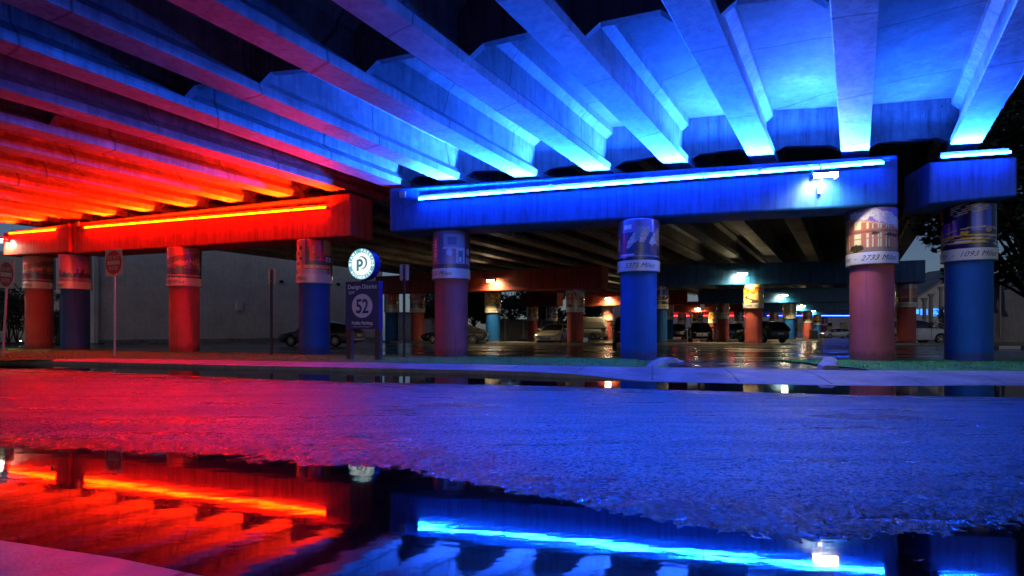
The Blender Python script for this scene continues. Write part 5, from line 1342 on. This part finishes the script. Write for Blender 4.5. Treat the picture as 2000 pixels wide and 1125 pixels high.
# palm between the left pillars
root = empty('palm_tree', (WX(116, 46), 46 * S, .1)); tag(root, 'small palm between the two leftmost pillars', 'palm'); tb = MB().tube([(0, 0, -.1), (.1, 0, 1.6), (.15, 0, 3.4)], [.14, .11, .10], 8); tb.build('trunk', M['bark'], root, True)
fm = MB(); rs = random.Random(5)
for k in range(16):
    a = 2 * math.pi * k / 16 + rs.uniform(-.2, .2); el = rs.uniform(-.3, .9); Lp = rs.uniform(1.1, 1.7); P = []
    for t in range(8): tt = t / 7; rr = Lp * tt; P.append(Vector((.15 + math.cos(a) * rr * math.cos(el), math.sin(a) * rr * math.cos(el), 3.4 + math.sin(el) * rr - .9 * tt * tt)))
    sd = Vector((-math.sin(a), math.cos(a), 0))
    for t in range(7):
        for sg in (1, -1):
            for m_ in (0, .5):
                q = P[t].lerp(P[t+1], m_); fm.add([q, q + sd * sg * .38 * (1 - t / 9) + (P[t+1] - P[t]) * .8 + Vector((0, 0, -.16)), q + (P[t+1] - P[t]) * .35], [(0, 1, 2)])
fm.build('fronds', M['leaf_dark'], root, fix=False)
mb = MB(); a = W(-80, 690, 45); b = W(186, 690, 45); mb.add([(a.x, a.y - 1.2, .16), (b.x, b.y - 1.2, .16), (b.x + .5, 50.8 * S, .2), (a.x - 4, 50.8 * S, .2)], [(0, 1, 2, 3)])
tag(mb.build('planting_bed', M['soil']), kind='structure')

# ------------------------------------------------------------------ small things
def leafling(x, y, z, s_, rz, labl, mat, group):
    vs = []; n = 8
    for k in range(n + 1):
        t = k / n; wv = .38 * math.sin(math.pi * t) ** .8; vs += [((t - .5) * s_, -wv * s_ * .5, .25 * s_ * (abs(t - .5) + .2)), ((t - .5) * s_, 0, .12 * s_ * abs(t - .5)), ((t - .5) * s_, wv * s_ * .5, .22 * s_ * (abs(t - .5) + .2))]
    fs = []
    for k in range(n): fs += [(3*k, 3*k+1, 3*k+4, 3*k+3), (3*k+1, 3*k+2, 3*k+5, 3*k+4)]
    o = link('fallen_leaf', MB().add(vs, fs).mesh('leaf'), mat, None, True); o.location = (x, y, z + .004); o.rotation_euler = (random.uniform(-.3, .3), random.uniform(-.3, .3), rz); tag(o, labl, 'leaf', group); return o
for px, py, s_, labl, mt in ((965, 891, .055, 'brown leaf lying on the blue-lit asphalt at the centre', 'dry_leaf'), (1815, 948, .05, 'dark leaf standing on the blue-lit asphalt at the right', 'dry_leaf'), (1495, 1040, .045, 'dark leaf at the puddle edge', 'dry_leaf'), (102, 913, .05, 'green leaf floating at the left puddle edge', 'turf_blade'), (1795, 1098, .05, 'brown leaf floating in the right puddle', 'dry_leaf'), (1387, 993, .035, 'tiny dark leaf on the blue-lit asphalt left of the floodlight reflection', 'dry_leaf'), (222, 925, .04, 'small leaf floating in the red reflection', 'dry_leaf')):
    p = WG(px, py, .0); z = max(0.0, float(road_h(np.array([p.x]), np.array([p.y]))[0])); p = WG(px, py, z); leafling(p.x, p.y, z, s_, random.uniform(0, 6), labl, M[mt], 'leaves on the street')
for k in range(40):
    right = k < 26; x = random.uniform(WX(1650, 15.0), WX(2000, 15.5)) if right else random.uniform(-14, -4); y0, y1 = float(BK(x)) + .1, float(ROW(x)) - .6
    leafling(x, random.uniform(y0, y1), .165, random.uniform(.06, .10), random.uniform(0, 6), 'dry brown leaf lying on the right-hand turf' if right else 'dry brown leaf lying on the left-hand turf', M['dry_leaf'], 'dry leaves on the right turf' if right else 'dry leaves on the left turf')
# drain pipe on the inner red cap beam
p = W(786, 549, 51.5); root = empty('drain_pipe', p); tag(root, 'red drain pipe elbow at the left end of the inner red cap beam', 'pipe')
MB().tube([(0, 0, 0), (0, 0, .55), (.03, 0, .75), (-.15, 0, .95), (-.25, 0, 1.9)], .13, 10).build('pipe', M['red_paint'], root, True); MB().lathe([(.17, 0), (.17, .12)], 12, Matrix.Translation((0, 0, .45))).build('collar', M['red_paint'], root)
p = W(1033, 598, 66.4); root = empty('drain_pipe', p); tag(root, 'far drain pipe elbow over the small far red cap beam', 'pipe')
MB().tube([(0, -.25, .6), (0, -.25, 1.2), (.3, -.25, 1.6), (.8, -.25, 1.75), (.85, -.25, 2.6)], .13, 10).build('pipe', M['red_paint'], root, True); MB().lathe([(.17, 0), (.17, .12)], 12, Matrix.Translation((0, -.25, 1.0))).build('collar', M['red_paint'], root)

# grit washed up along the puddle edge, uncountable
mb = MB(); rs = random.Random(12)
for _ in range(1500):
    x = rs.uniform(-6.5, 4.2); y = float(E1(x)) + rs.gauss(.12, .28); z = float(road_h(np.array([x]), np.array([y]))[0])
    if z < -.006: continue
    r_ = rs.uniform(.002, .007) * (1.6 if rs.random() < .06 else 1); a = rs.uniform(0, 6.28)
    P = [Vector((x + r_ * math.cos(a + k * 2.1) * rs.uniform(.7, 1.4), y + r_ * math.sin(a + k * 2.1) * rs.uniform(.7, 1.4), z - .001)) for k in range(3)] + [Vector((x, y, z + r_ * rs.uniform(.6, 1.1)))]
    mb.add(P, [(0, 2, 1), (0, 1, 3), (1, 2, 3), (2, 0, 3)])
tag(mb.build('grit', M['soil'], fix=False), 'loose grit and crumbs of asphalt along the puddle edge', 'grit', kind='stuff')
